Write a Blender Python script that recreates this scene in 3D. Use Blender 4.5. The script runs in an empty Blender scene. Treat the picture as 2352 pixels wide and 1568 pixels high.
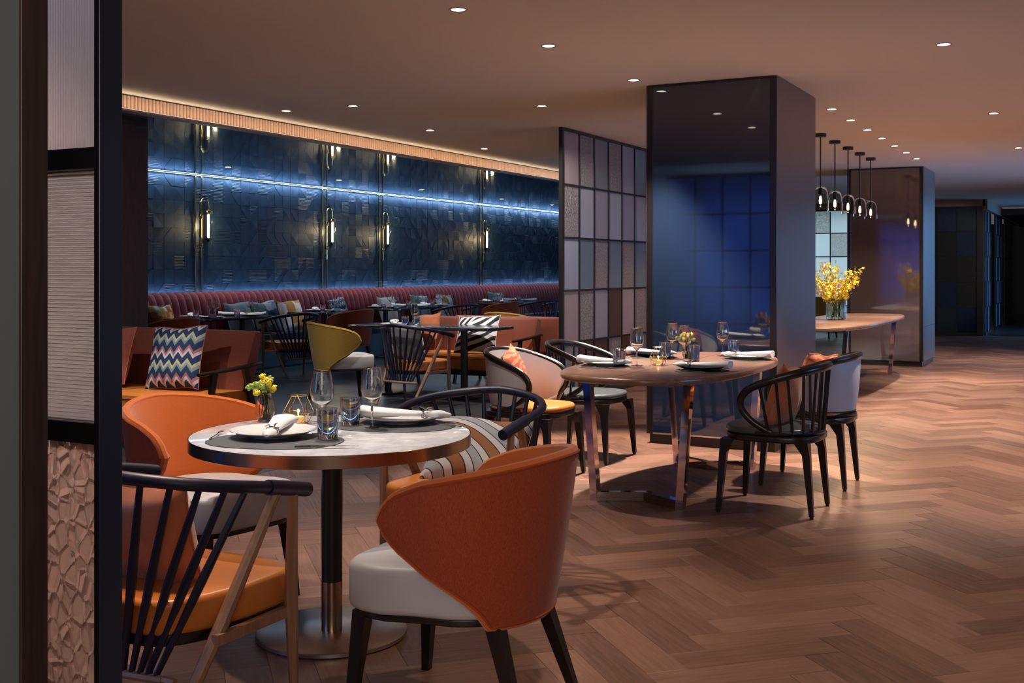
import bpy, math, random
import numpy as np
from mathutils import Vector, Matrix, Euler
R_ = random.Random(7)
PI = math.pi
C = bpy.context.scene.collection
scene = bpy.context.scene

# ------------------------------------------------------------------ camera, world, exposure
EYE = 1.35; CEIL = 2.784; F_ = 2560.0; HOR = 619.0; YAW = math.atan((2540 - 1176) / F_)
cam = bpy.data.objects.new('camera', bpy.data.cameras.new('camera')); C.objects.link(cam)
cam.location = (0, 0, EYE); cam.rotation_euler = (PI / 2, 0, YAW)
cam.data.sensor_width = 36; cam.data.lens = F_ / 2352 * 36; cam.data.shift_y = (HOR - 784) / 2352
cam.data.clip_start = 0.05; cam.data.clip_end = 200
scene.camera = cam
scene.view_settings.view_transform = 'Standard'; scene.view_settings.look = 'None'
scene.view_settings.exposure = 0.0; scene.view_settings.gamma = 1.0
scene.view_settings.use_curve_mapping = False
try:
    scene.cycles.use_denoising = True; scene.cycles.max_bounces = 10; scene.cycles.diffuse_bounces = 4
    scene.cycles.glossy_bounces = 5; scene.cycles.transmission_bounces = 8
    scene.cycles.caustics_reflective = False; scene.cycles.caustics_refractive = False
    scene.cycles.sample_clamp_indirect = 4.0
except Exception: pass
w = bpy.data.worlds.new('world'); scene.world = w; w.use_nodes = True
w.node_tree.nodes['Background'].inputs[0].default_value = (0.42, 0.40, 0.44, 1)
w.node_tree.nodes['Background'].inputs[1].default_value = 0.20

WARM = (1.0, 0.85, 0.73); WHITE = (1.0, 0.93, 0.88); BLUE = (0.16, 0.42, 1.0); ICE = (0.45, 0.70, 1.0)
def light(name, kind, loc, energy, color, **kw):
    d = bpy.data.lights.new(name, kind); d.energy = energy; d.color = color
    o = bpy.data.objects.new(name, d); C.objects.link(o); o.location = loc
    tgt = kw.pop('target', None)
    if tgt is not None:
        o.rotation_euler = (Vector(tgt) - Vector(loc)).to_track_quat('-Z', 'Y').to_euler()
    if 'rot' in kw: o.rotation_euler = kw.pop('rot')
    for k, v in kw.items(): setattr(d, k, v)
    return o
def spot(x, y, e, col=WARM, ang=62, tgt=None, blend=0.55, z=CEIL - 0.03, r=0.035):
    return light('ceiling_spot', 'SPOT', (x, y, z), e, col, target=tgt or (x, y + 1e-4, 0), spot_size=math.radians(ang), spot_blend=blend, shadow_soft_size=r)
# ceiling spots: some stand behind downlights built below, some are added without a fitting
WALK = [(-3.15, y) for y in (2.9, 4.15, 5.28, 6.41, 7.87)]
LANE = [(-0.91, y) for y in (4.1, 7.55, 11.1, 14.4, 17.8)]
ROW = [(-2.16, 10.13 + 0.84 * i) for i in range(7)]
BAY = [(-4.36, 8.74), (-5.82, 7.96), (-6.53, 7.92), (-6.14, 9.73), (-6.5, 11.5)]
EXTRA = [(-0.91, 1.2), (-3.15, 1.6), (-2.3, 19.0), (-0.2, 9.4), (-5.9, 5.4), (-5.9, 13.6), (-6.2, 16.0)]
for i, (x, y) in enumerate(WALK):
    e = (80, 150, 170, 190, 900)[i]
    spot(x, y, e, WARM, ang=(70, 70, 60, 56, 68)[i], tgt=(None, (-2.9, 3.7, 0), None, (-2.75, 6.6, 0), (-2.85, 7.35, 0))[i])
spot(-3.15, 3.55, 95, WHITE, ang=34, tgt=(-2.58, 3.35, .75)); spot(-2.3, 5.6, 60, WHITE, ang=38, tgt=(-2.36, 6.7, .75))  # narrow spots added to brighten the two tabletops, no fitting
for i, (x, y) in enumerate(LANE): spot(x, y, (110, 430, 520, 470, 320)[i], (1, 0.86, 0.74), ang=84, blend=0.9, r=0.06)
for i, (x, y) in enumerate(ROW):
    if i % 2 == 0: spot(x, y, 260, WARM, ang=74)
for i, (x, y) in enumerate(BAY): spot(x, y, (260, 200, 130, 230, 200)[i], WHITE, ang=66, tgt=(-4.7, 10.9, 1.1) if i == 0 else None)
spot(-0.91, 1.2, 12, WARM, ang=80); spot(-2.9, 2.6, 170, (.85, .9, 1), ang=60, tgt=(-1.9, 1.5, 1.9), r=.1); spot(-2.6, 2.5, 260, (1, .7, .55), ang=50, tgt=(-1.85, 1.5, .5), r=.1); spot(-2.3, 19.0, 90, WARM, ang=80)  # the two aimed spots are added to light the near screen's panes
spot(-1.0, 21.5, 110, WHITE, ang=40, tgt=(-2.9, 24.6, 1.5)); spot(-0.2, 9.4, 230, WARM, ang=80, blend=0.9); spot(-5.9, 5.4, 230, WHITE, ang=62); spot(-5.9, 13.6, 190, WHITE, ang=70); spot(-6.2, 16.0, 160, WHITE, ang=70)  # first spot is added, without a fitting, to brighten the corner partition
for y in (10.7, 13.0, 15.2, 17.9, 20.0): spot(-9.75, y, 75, WHITE, ang=46, z=2.60, tgt=(-9.9, y, 0))
# LED wash at the top and the foot of the blue wall, ledge LED under the ribbed trim
light('wall_wash_led', 'AREA', (-10.870, 17.0, 2.618), 90, ICE, shape='RECTANGLE', size=15.0, size_y=0.02, rot=(0, math.radians(-25), PI / 2) if False else Euler((0, 0, 0)))
light('bench_led', 'AREA', (-10.875, 17.0, 1.03), 34, (0.35, 0.62, 1.0), shape='RECTANGLE', size=0.03, size_y=15.0, rot=(PI, 0, 0))
bpy.data.objects['wall_wash_led'].data.size = 0.03; bpy.data.objects['wall_wash_led'].data.size_y = 15.0
light('ledge_led', 'AREA', (-7.005, 10.9, 2.665), 4.5, (1.0, 0.74, 0.54), shape='RECTANGLE', size=0.02, size_y=10.4, rot=(PI, math.radians(-20), 0))
# warm fill and blue lamps added out of view, blue light of the corridor
light('front_fill', 'AREA', (0.2, -1.8, 1.9), 62, (1.0, 0.88, 0.80), shape='RECTANGLE', size=3.4, size_y=1.6, target=(-2.6, 6.0, 0.9))  # soft fill added behind the camera to light the chair backs
spot(-6.6, 4.3, 95, WHITE, ang=62, tgt=(-6.7, 6.5, .6), r=.08); spot(-6.6, 7.6, 90, WHITE, ang=60, tgt=(-6.6, 9.6, .5), r=.08)  # angled spots added to brighten sofas and bay chairs, no fitting
light('blue_side_fill', 'AREA', (3.8, 8.5, 1.5), 18, (0.12, 0.42, 1.0), shape='RECTANGLE', size=6.0, size_y=.6, spread=math.radians(50), target=(-2.1, 8.8, 1.5))  # unseen blue lamp added for the streak on the pillar side
light('blue_side_fill_far', 'AREA', (3.8, 17.5, 1.5), 60, (0.12, 0.42, 1.0), shape='RECTANGLE', spread=math.radians(60), size=5.0, size_y=1.2, target=(-2.2, 16.8, 1.5))  # another added blue lamp, for the far pillar's side
light('corridor_blue', 'AREA', (1.0, 27.5, 2.4), 110, (0.20, 0.5, 1.0), shape='RECTANGLE', spread=math.radians(110), size=1.0, size_y=5.0, target=(-2.0, 25.5, 0.9))
light('screen_blue', 'AREA', (-4.6, 0.1, 1.5), 24, (0.30, 0.50, 1.0), shape='RECTANGLE', size=1.7, size_y=1.9, target=(-4.6, 1.5, 1.5))
light('far_room_glow', 'AREA', (-5.4, 26.4, 1.5), 55, (0.75, 0.9, 1.0), shape='RECTANGLE', size=3.4, size_y=2.2, target=(-5.4, 24.6, 1.6))

# ------------------------------------------------------------------ helpers
def link(o, parent=None):
    C.objects.link(o)
    if parent is not None: o.parent = parent
    return o
def tag(o, label=None, cat=None, group=None, kind=None):
    if label: o['label'] = label
    if cat: o['category'] = cat
    if group: o['group'] = group
    if kind: o['kind'] = kind
    return o
def empty(name, loc=(0, 0, 0), rz=0.0, label=None, cat=None, group=None, kind=None):
    o = bpy.data.objects.new(name, None); o.empty_display_size = 0.1
    C.objects.link(o); o.location = loc; o.rotation_euler = (0, 0, rz)
    return tag(o, label, cat, group, kind)
class MB:
    def __init__(s): s.v = []; s.f = []; s.m = []; s.uv = {}
    def add(s, vs, fs, mi=0):
        o = len(s.v); s.v += [tuple(v) for v in vs]
        for f in fs: s.f.append(tuple(i + o for i in f)); s.m.append(mi)
        return o
    def hexa(s, p, mi=0):   # p: 4 bottom (ccw from above) + 4 top
        s.add(p, [(3, 2, 1, 0), (4, 5, 6, 7), (0, 1, 5, 4), (1, 2, 6, 5), (2, 3, 7, 6), (3, 0, 4, 7)], mi); return s
    def box(s, x0, x1, y0, y1, z0, z1, mi=0):
        return s.hexa([(x0, y0, z0), (x1, y0, z0), (x1, y1, z0), (x0, y1, z0), (x0, y0, z1), (x1, y0, z1), (x1, y1, z1), (x0, y1, z1)], mi)
    def bbox(s, x0, x1, y0, y1, z0, z1, b=0.004, mi=0):  # chamfered box
        o = [(x0 + b, y0), (x1 - b, y0), (x1, y0 + b), (x1, y1 - b), (x1 - b, y1), (x0 + b, y1), (x0, y1 - b), (x0, y0 + b)]
        cx, cy = (x0 + x1) / 2, (y0 + y1) / 2
        def ring(z, d): return [(px + (d if px < cx else -d), py + (d if py < cy else -d), z) for px, py in o]
        R = [ring(z0, b * .8), ring(z0 + b, 0), ring(z1 - b, 0), ring(z1, b * .8)]
        fs = [tuple(range(7, -1, -1))]
        for k in range(3):
            for i in range(8): fs.append((k * 8 + i, k * 8 + (i + 1) % 8, k * 8 + 8 + (i + 1) % 8, k * 8 + 8 + i))
        fs.append(tuple(range(24, 32)))
        s.add([v for r in R for v in r], fs, mi); return s
    def taper(s, p0, a0, b0, p1, a1, b1, mi=0):  # square section leg from p0 (half sizes a0,b0) to p1
        (x, y, z), (X, Y, Z) = p0, p1
        if z > Z: (x, y, z), (X, Y, Z), a0, a1, b0, b1 = (X, Y, Z), (x, y, z), a1, a0, b1, b0
        return s.hexa([(x - a0, y - b0, z), (x + a0, y - b0, z), (x + a0, y + b0, z), (x - a0, y + b0, z),
                       (X - a1, Y - b1, Z), (X + a1, Y - b1, Z), (X + a1, Y + b1, Z), (X - a1, Y + b1, Z)], mi)
    def tube(s, pts, r, n=8, mi=0, closed=False, flat=1.0, caps=True, up=None):
        P = [Vector(p) for p in pts]; N = len(P)
        rr = r if isinstance(r, (list, tuple)) else [r] * N
        fl = flat if isinstance(flat, (list, tuple)) else [flat] * N
        T = []
        for i in range(N):
            a = P[(i - 1) % N] if closed or i > 0 else P[i]; b = P[(i + 1) % N] if closed or i < N - 1 else P[i]
            T.append((b - a).normalized())
        u = Vector(up) if up else (Vector((0, 0, 1)) if abs(T[0].z) < .9 else Vector((1, 0, 0)))
        u = (u - T[0] * u.dot(T[0])).normalized(); vs = []
        for i in range(N):
            if up: u = Vector(up)
            u = u - T[i] * u.dot(T[i]); u.normalize(); v = T[i].cross(u)
            for k in range(n):
                a = 2 * PI * k / n
                vs.append(P[i] + v * (math.cos(a) * rr[i]) + u * (math.sin(a) * rr[i] * fl[i]))
        fs = []
        for i in range(N if closed else N - 1):
            j = (i + 1) % N
            for k in range(n): fs.append((i * n + k, i * n + (k + 1) % n, j * n + (k + 1) % n, j * n + k))
        if caps and not closed: fs.append(tuple(range(n - 1, -1, -1))); fs.append(tuple((N - 1) * n + k for k in range(n)))
        s.add(vs, fs, mi); return s
    def lathe(s, prof, n=24, c=(0, 0, 0), mi=0):
        vs = []; fs = []; rings = []
        for r, z in prof:
            if r < 1e-6: rings.append((len(vs), 1)); vs.append((c[0], c[1], c[2] + z))
            else:
                rings.append((len(vs), n))
                for k in range(n): a = 2 * PI * k / n; vs.append((c[0] + r * math.cos(a), c[1] + r * math.sin(a), c[2] + z))
        for (a, na), (b, nb) in zip(rings, rings[1:]):
            for k in range(n):
                k2 = (k + 1) % n
                if na == n and nb == n: fs.append((a + k, a + k2, b + k2, b + k))
                elif na == 1 and nb == n: fs.append((a, b + k2, b + k))
                elif na == n and nb == 1: fs.append((a + k, a + k2, b))
        s.add(vs, fs, mi); return s
    def slab(s, out, z0, z1, r=.006, dome=0.0, steps=3, mi=0, flatbottom=True):
        cx = sum(p[0] for p in out) / len(out); cy = sum(p[1] for p in out) / len(out); n = len(out)
        def ring(z, d=0, k=1.0):
            res = []
            for x, y in out:
                dx, dy = x - cx, y - cy; L = math.hypot(dx, dy) or 1; q = max(0, (L - d) / L) * k
                res.append((cx + dx * q, cy + dy * q, z))
            return res
        R = []
        for i in range(steps + 1):
            a = PI / 2 * i / steps; R.append(ring(z0 + r * (1 - math.sin(a)), r * (1 - math.cos(a))))
        R.reverse(); R = [ring(z0 + r * (1 - math.cos(PI / 2 * i / steps)), r * (1 - math.sin(PI / 2 * i / steps))) for i in range(steps + 1)]
        R += [ring(z1 - r + r * math.sin(PI / 2 * i / steps), r * (1 - math.cos(PI / 2 * i / steps))) for i in range(steps + 1)]
        if dome:
            for k in (.85, .65, .4, .2): R.append(ring(z1 + dome * (1 - k * k), r, k))
        fs = [tuple(range(n - 1, -1, -1))]
        for k in range(len(R) - 1):
            for i in range(n): fs.append((k * n + i, k * n + (i + 1) % n, (k + 1) * n + (i + 1) % n, (k + 1) * n + i))
        L = len(R) - 1; fs.append(tuple(L * n + i for i in range(n)))
        s.add([v for q in R for v in q], fs, mi); return s
    def grid(s, P, mi=0, uv=None, closeu=False):  # P[i][j]
        a, b = len(P), len(P[0]); o = s.add([p for row in P for p in row], [], mi)
        for i in range(a if closeu else a - 1):
            for j in range(b - 1):
                i2 = (i + 1) % a; s.f.append((o + i * b + j, o + i2 * b + j, o + i2 * b + j + 1, o + i * b + j + 1)); s.m.append(mi)
        if uv:
            for i in range(a):
                for j in range(b): s.uv[o + i * b + j] = uv(i / (a - 1), j / (b - 1))
        return s
    def mesh(s, name, mats, smooth=True, angle=38, attr=None):
        me = bpy.data.meshes.new(name); me.from_pydata(s.v, [], s.f)
        for m in (mats if isinstance(mats, (list, tuple)) else [mats]): me.materials.append(m)
        if any(s.m): me.polygons.foreach_set('material_index', s.m)
        if s.uv:
            ul = me.uv_layers.new(name='UVMap')
            for l in me.loops: ul.data[l.index].uv = s.uv.get(l.vertex_index, (0, 0))
        if attr is not None:
            at = me.attributes.new('rnd', 'FLOAT', 'POINT'); at.data.foreach_set('value', attr)
        if smooth:
            me.polygons.foreach_set('use_smooth', [True] * len(me.polygons))
            try: me.set_sharp_from_angle(angle=math.radians(angle))
            except Exception: pass
        me.update(); return me
    def build(s, name, mats, parent=None, smooth=True, angle=38, loc=None, attr=None):
        o = bpy.data.objects.new(name, s.mesh(name, mats, smooth, angle, attr)); link(o, parent)
        if loc: o.location = loc
        return o
def dup(root, loc=None, rz=None, label=None, group=None, parent=None, scale=None):
    r = root.copy(); C.objects.link(r)
    if parent is not None: r.parent = parent
    if loc is not None: r.location = loc
    if rz is not None: r.rotation_euler = (0, 0, rz)
    if scale: r.scale = (scale,) * 3
    if label: r['label'] = label
    if group: r['group'] = group
    for ch in list(root.children):
        c = ch.copy(); C.objects.link(c); c.parent = r
        for g in list(ch.children):
            d = g.copy(); C.objects.link(d); d.parent = c
    return r
def inst(me, name, parent, loc=(0, 0, 0), rot=(0, 0, 0), sc=None):
    o = bpy.data.objects.new(name, me); link(o, parent); o.location = loc; o.rotation_euler = rot
    if sc: o.scale = sc
    return o
def superell(a, b, p=2.5, n=40, cx=0, cy=0):
    res = []
    for k in range(n):
        t = 2 * PI * k / n; c, s_ = math.cos(t), math.sin(t)
        res.append((cx + a * math.copysign(abs(c) ** (2 / p), c), cy + b * math.copysign(abs(s_) ** (2 / p), s_)))
    return res
ORD = ['first', 'second', 'third', 'fourth', 'fifth', 'sixth', 'seventh', 'eighth', 'ninth', 'tenth', 'eleventh', 'twelfth']
FX, FnX, FY, FnY = -PI / 2, PI / 2, 0.0, PI   # local +y faces +X, -X, +Y, -Y

# ------------------------------------------------------------------ materials
def mat(name, col, rough=.5, metal=0.0, **kw):
    m = bpy.data.materials.new(name); m.use_nodes = True; nt = m.node_tree; b = nt.nodes['Principled BSDF']
    b.inputs['Base Color'].default_value = (*col, 1); b.inputs['Roughness'].default_value = rough; b.inputs['Metallic'].default_value = metal
    for k, v in kw.items():
        if k in b.inputs: b.inputs[k].default_value = v
    return m
def N(m, t, **kw):
    n = m.node_tree.nodes.new(t)
    for k, v in kw.items(): setattr(n, k, v)
    return n
def L(m, a, b): m.node_tree.links.new(a, b)
def coords(m, kind='Object', scale=(1, 1, 1), rot=(0, 0, 0)):
    tc = N(m, 'ShaderNodeTexCoord'); mp = N(m, 'ShaderNodeMapping'); mp.inputs['Scale'].default_value = scale; mp.inputs['Rotation'].default_value = rot
    L(m, tc.outputs[kind], mp.inputs['Vector']); return mp.outputs['Vector']
def P_(m): return m.node_tree.nodes['Principled BSDF']
def bump(m, fac, strength=.3, dist=.01):
    b = N(m, 'ShaderNodeBump'); b.inputs['Strength'].default_value = strength; b.inputs['Distance'].default_value = dist
    L(m, fac, b.inputs['Height']); L(m, b.outputs['Normal'], P_(m).inputs['Normal'])
def noise(m, vec, scale=10, detail=3, rough=.5):
    n = N(m, 'ShaderNodeTexNoise'); n.inputs['Scale'].default_value = scale; n.inputs['Detail'].default_value = detail; n.inputs['Roughness'].default_value = rough
    L(m, vec, n.inputs['Vector']); return n.outputs['Fac']
def ramp(m, fac, stops, interp='LINEAR'):
    r = N(m, 'ShaderNodeValToRGB'); r.color_ramp.interpolation = interp; e = r.color_ramp.elements
    while len(e) < len(stops): e.new(.5)
    for k, (p, c) in enumerate(stops): e[k].position = p; e[k].color = (*c, 1)
    L(m, fac, r.inputs['Fac']); return r.outputs['Color']
def math_(m, op, a, b=None, c=None):
    n = N(m, 'ShaderNodeMath', operation=op)
    for i, v in enumerate((a, b, c)):
        if v is None: continue
        if isinstance(v, (int, float)): n.inputs[i].default_value = v
        else: L(m, v, n.inputs[i])
    return n.outputs[0]
def fabric(name, col, col2=None, sc=420, rough=.85, sheen=.3, stretch=(1, 1, .25), contrast=.5):
    m = mat(name, col, rough, **{'Sheen Weight': sheen}); col2 = col2 or tuple(c * .6 for c in col)
    v = coords(m, 'Object', stretch); n = noise(m, v, sc, 2, .7)
    c = ramp(m, n, [(.5 - contrast * .4, col2), (.5 + contrast * .3, col)]); L(m, c, P_(m).inputs['Base Color'])
    bump(m, n, .35, .002); return m
def leather(name, col, rough=.38):
    m = mat(name, col, rough); v = coords(m, 'Object'); bump(m, noise(m, v, 260, 2), .08, .002)
    n2 = noise(m, v, 5, 2); L(m, ramp(m, n2, [(.3, tuple(c * .85 for c in col)), (.7, col)]), P_(m).inputs['Base Color']); return m
def wood(name, c1, c2, axis='y', rough=.4, sc=1.0, kind='Object', coat=0.0):
    m = mat(name, c1, rough, **{'Coat Weight': coat, 'Coat Roughness': .15})
    s = {'x': (.6, 9, 9), 'y': (9, .6, 9), 'z': (9, 9, .6)}[axis]
    v = coords(m, kind, tuple(q * sc for q in s)); n = noise(m, v, 4, 6, .65)
    L(m, ramp(m, n, [(.3, c2), (.62, c1)]), P_(m).inputs['Base Color']); bump(m, n, .08, .002); return m
M = {}
M['black'] = mat('black_metal', (.012, .011, .011), .35)
M['blackwood'] = wood('black_wood', (.014, .009, .008), (.006, .004, .003), 'z', .30, coat=.15)
M['espresso'] = wood('espresso_leg', (.016, .010, .008), (.006, .004, .003), 'z', .35)
M['navy'] = mat('navy_lacquer', (.007, .010, .035), .42)
M['ash'] = wood('ash_wood', (.36, .20, .12), (.22, .11, .065), 'z', .45)
M['ashx'] = wood('ash_rail', (.36, .21, .13), (.22, .11, .07), 'x', .45)
M['orange_in'] = fabric('orange_velvet', (.74, .160, .014), (.66, .135, .012), 420, .8, .35, (1, 1, 1), contrast=.3)
M['orange_out'] = fabric('rust_weave', (.50, .080, .016), (.17, .022, .008), 620, .9, .2, (1, 1, .14), .8)
M['orange_pipe'] = mat('rust_piping', (.38, .06, .012), .8)
M['mustard'] = fabric('mustard_fabric', (.40, .24, .030), (.25, .14, .018), 400, .85, .2, contrast=.6)
M['mustard_in'] = fabric('mustard_lining', (.42, .25, .03), None, 300, .85, .2, contrast=.2)
M['white_lea'] = leather('white_leather', (.62, .60, .60), .42)
M['orange_lea'] = leather('orange_leather', (.68, .225, .045), .34)
M['grey_lea'] = leather('grey_leather', (.085, .095, .105), .30)
M['cream_lea'] = leather('cream_leather', (.50, .50, .53), .40)
M['rust_sofa'] = fabric('rust_sofa_fabric', (.25, .056, .024), (.18, .038, .016), 300, .8, .2, contrast=.3)
M['rust_side'] = fabric('rust_side_fabric', (.42, .075, .025), (.30, .05, .02), 300, .8, .2, contrast=.3)
M['steel'] = mat('polished_steel', (.62, .58, .56), .12, 1.0)
M['brushed'] = mat('brushed_steel', (.55, .50, .46), .30, 1.0, Anisotropic=.6)
M['champagne'] = mat('champagne_metal', (.45, .30, .20), .22, 1.0)
M['mirror_leg'] = mat('mirror_bronze', (.62, .50, .44), .06, 1.0)
M['brass'] = mat('brass', (.62, .38, .12), .22, 1.0)
M['darkbrass'] = mat('dark_brass', (.20, .13, .06), .30, 1.0)
M['gold'] = mat('gold_wire', (.80, .56, .22), .2, 1.0)
M['china'] = mat('white_china', (.72, .70, .69), .18)
M['blackchina'] = mat('black_china', (.012, .012, .014), .2)
M['linen'] = fabric('white_linen', (.78, .77, .77), (.70, .69, .70), 500, .85, .1, (1, 1, 1), .3)
M['slate'] = mat('placemat_grey', (.060, .062, .068), .55)
M['glass'] = mat('clear_glass', (1, 1, 1), .0, **{'Transmission Weight': 1.0, 'IOR': 1.45})
M['smoke'] = mat('smoked_glass', (.97, .89, .82), .02, **{'Transmission Weight': 1.0, 'IOR': 1.12})
M['vaseglass'] = mat('vase_glass', (.95, .88, .70), .02, **{'Transmission Weight': 1.0, 'IOR': 1.33})
M['gold_rim'] = M['gold']
M['wax'] = mat('candle_wax', (.95, .80, .45), .5, **{'Emission Color': (1, .55, .15, 1), 'Emission Strength': .8})
M['flame'] = mat('flame', (1, .5, .1), .5, **{'Emission Color': (1, .55, .12, 1), 'Emission Strength': 14})
M['yellow'] = mat('yellow_flower', (.92, .76, .06), .6)
M['yellow2'] = mat('ochre_flower', (.86, .60, .04), .6)
M['lime'] = mat('lime_flower', (.42, .55, .12), .6)
M['stem'] = mat('green_stem', (.10, .20, .05), .5)
M['plinth'] = mat('plinth', (.018, .013, .012), .3)
def marble():
    m = mat('white_marble', (.55, .55, .58), .07); v = coords(m, 'Object')
    n = noise(m, v, 3.2, 8, .7); L(m, ramp(m, n, [(.42, (.78, .78, .80)), (.50, (.62, .62, .66)), (.58, (.80, .80, .82))]), P_(m).inputs['Base Color']); return m
M['marble'] = marble()
def darkstone():
    m = mat('dark_stone_top', (.02, .02, .022), .12); v = coords(m, 'Object'); n = noise(m, v, 6, 6, .7)
    L(m, ramp(m, n, [(.45, (.015, .015, .017)), (.7, (.05, .05, .055))]), P_(m).inputs['Base Color']); return m
M['stone'] = darkstone()
def plankmat():
    m = mat('oak_plank', (.3, .1, .05), .42); v = coords(m, 'UV', (1.6, 22, 1)); at = N(m, 'ShaderNodeAttribute', attribute_name='rnd')
    n = noise(m, v, 2.2, 7, .68); n2 = noise(m, coords(m, 'UV', (2.5, 5, 1)), 2.0, 3)
    a = math_(m, 'MULTIPLY_ADD', at.outputs['Fac'], .34, math_(m, 'MULTIPLY', n, .62)); a = math_(m, 'MULTIPLY_ADD', n2, .18, a)
    L(m, ramp(m, a, [(.28, (.080, .038, .025)), (.48, (.185, .090, .058)), (.66, (.262, .133, .086)), (.88, (.35, .187, .122))]), P_(m).inputs['Base Color'])
    r = ramp(m, n, [(.2, (.50, .50, .50)), (.8, (.36, .36, .36))]); L(m, r, P_(m).inputs['Roughness']); bump(m, n, .10, .002); return m
M['plank'] = plankmat()
M['subfloor'] = mat('floor_base', (.04, .018, .012), .7)
def tilemat(name, c1, c2, rough):
    m = mat(name, c1, rough); v = coords(m, 'UV', (1, 6, 1)); at = N(m, 'ShaderNodeAttribute', attribute_name='rnd')
    n = noise(m, v, 2.5, 6, .7); a = math_(m, 'MULTIPLY_ADD', at.outputs['Fac'], .25, math_(m, 'MULTIPLY', n, .8))
    L(m, ramp(m, a, [(.25, c2), (.75, c1)]), P_(m).inputs['Base Color']); bump(m, n, .12, .003); return m
M['tile'] = tilemat('slate_tile', (.052, .055, .060), (.018, .019, .021), .30)
M['grout'] = mat('grout', (.08, .08, .085), .8)
M['ceiling'] = mat('ceiling_paint', (.93, .92, .79), .8)
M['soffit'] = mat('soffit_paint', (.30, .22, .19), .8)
def mirrorceil():
    m = mat('mirror_ceiling', (.50, .54, .60), .035, 1.0); v = coords(m, 'Object', (1, 1, 1)); bump(m, noise(m, v, 7, 2), .05, .01); return m
M['mirrorceil'] = mirrorceil()
def bluetile():
    m = mat('blue_relief_tile', (.03, .07, .13), .55, **{'Specular IOR Level': .4}); v = coords(m, 'Object'); oi = N(m, 'ShaderNodeObjectInfo')
    n = noise(m, v, 14, 5, .7)
    L(m, ramp(m, n, [(.3, (.007, .020, .042)), (.7, (.018, .040, .072))]), P_(m).inputs['Base Color']); bump(m, n, .25, .002); return m
M['btile'] = bluetile(); M['btile2'] = M['btile'].copy(); M['btile2'].name = 'blue_relief_tile_facet'
for nd in M['btile2'].node_tree.nodes:
    if nd.type == 'VALTORGB':
        for e_, c_ in zip(nd.color_ramp.elements, ((.011, .028, .054), (.024, .050, .084))): e_.color = (*c_, 1)
M['btile2'].node_tree.nodes['Principled BSDF'].inputs['Roughness'].default_value = .52
M['bgrout'] = mat('blue_wall_base', (.020, .040, .07), .6)
M['wenge'] = wood('wenge_veneer', (.055, .034, .030), (.030, .018, .016), 'z', .35, 3.0)
M['wenge_side'] = wood('pillar_side_veneer', (.17, .105, .092), (.12, .072, .064), 'z', .30, 4.0)
M['postwood'] = wood('dark_post_veneer', (.040, .022, .018), (.022, .012, .010), 'z', .35, 3.0)
M['backglass'] = mat('back_painted_glass', (.014, .026, .058), .03, **{'IOR': 1.85})
M['backglass2'] = mat('back_painted_taupe_glass', (.125, .098, .105), .04, **{'IOR': 2.0})
M['backglass3'] = mat('grey_glass_panel', (.14, .165, .17), .12, **{'Specular IOR Level': .6})
M['trim'] = mat('black_trim', (.010, .008, .008), .30)
M['sheentrim'] = mat('blue_sheen_frame', (.020, .028, .055), .22)  # blue sheen of the post face is put into this base colour
M['peach'] = wood('ribbed_wood', (.76, .54, .38), (.66, .45, .30), 'z', .5)
M['ribback'] = mat('ribbed_wood_backing', (.16, .075, .035), .7)
M['lip'] = mat('ledge_lip', (.40, .32, .28), .5)
M['banq'] = fabric('rose_velvet', (.46, .050, .060), (.34, .034, .042), 200, .7, .25, contrast=.3)
M['banqseat'] = mat('plum_seat', (.022, .014, .030), .6)
M['led'] = mat('led_strip', (1, 1, 1), .5, **{'Emission Color': (.55, .78, 1, 1), 'Emission Strength': 3.2})
M['ledwarm'] = mat('led_warm', (1, 1, 1), .5, **{'Emission Color': (1, .72, .48, 1), 'Emission Strength': 1.6})
M['lamp'] = mat('lamp_face', (1, 1, 1), .5, **{'Emission Color': (1, .90, .80, 1), 'Emission Strength': 9})
M['bulb'] = mat('bulb', (1, 1, 1), .5, **{'Emission Color': (1, .72, .48, 1), 'Emission Strength': 26})
M['tubebulb'] = mat('tube_bulb', (1, 1, 1), .5, **{'Emission Color': (1, .80, .42, 1), 'Emission Strength': 9})
M['whitering'] = mat('lamp_ring', (.5, .42, .38), .5)
M['bluewall'] = mat('dark_corridor', (.012, .016, .024), .4)
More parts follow.
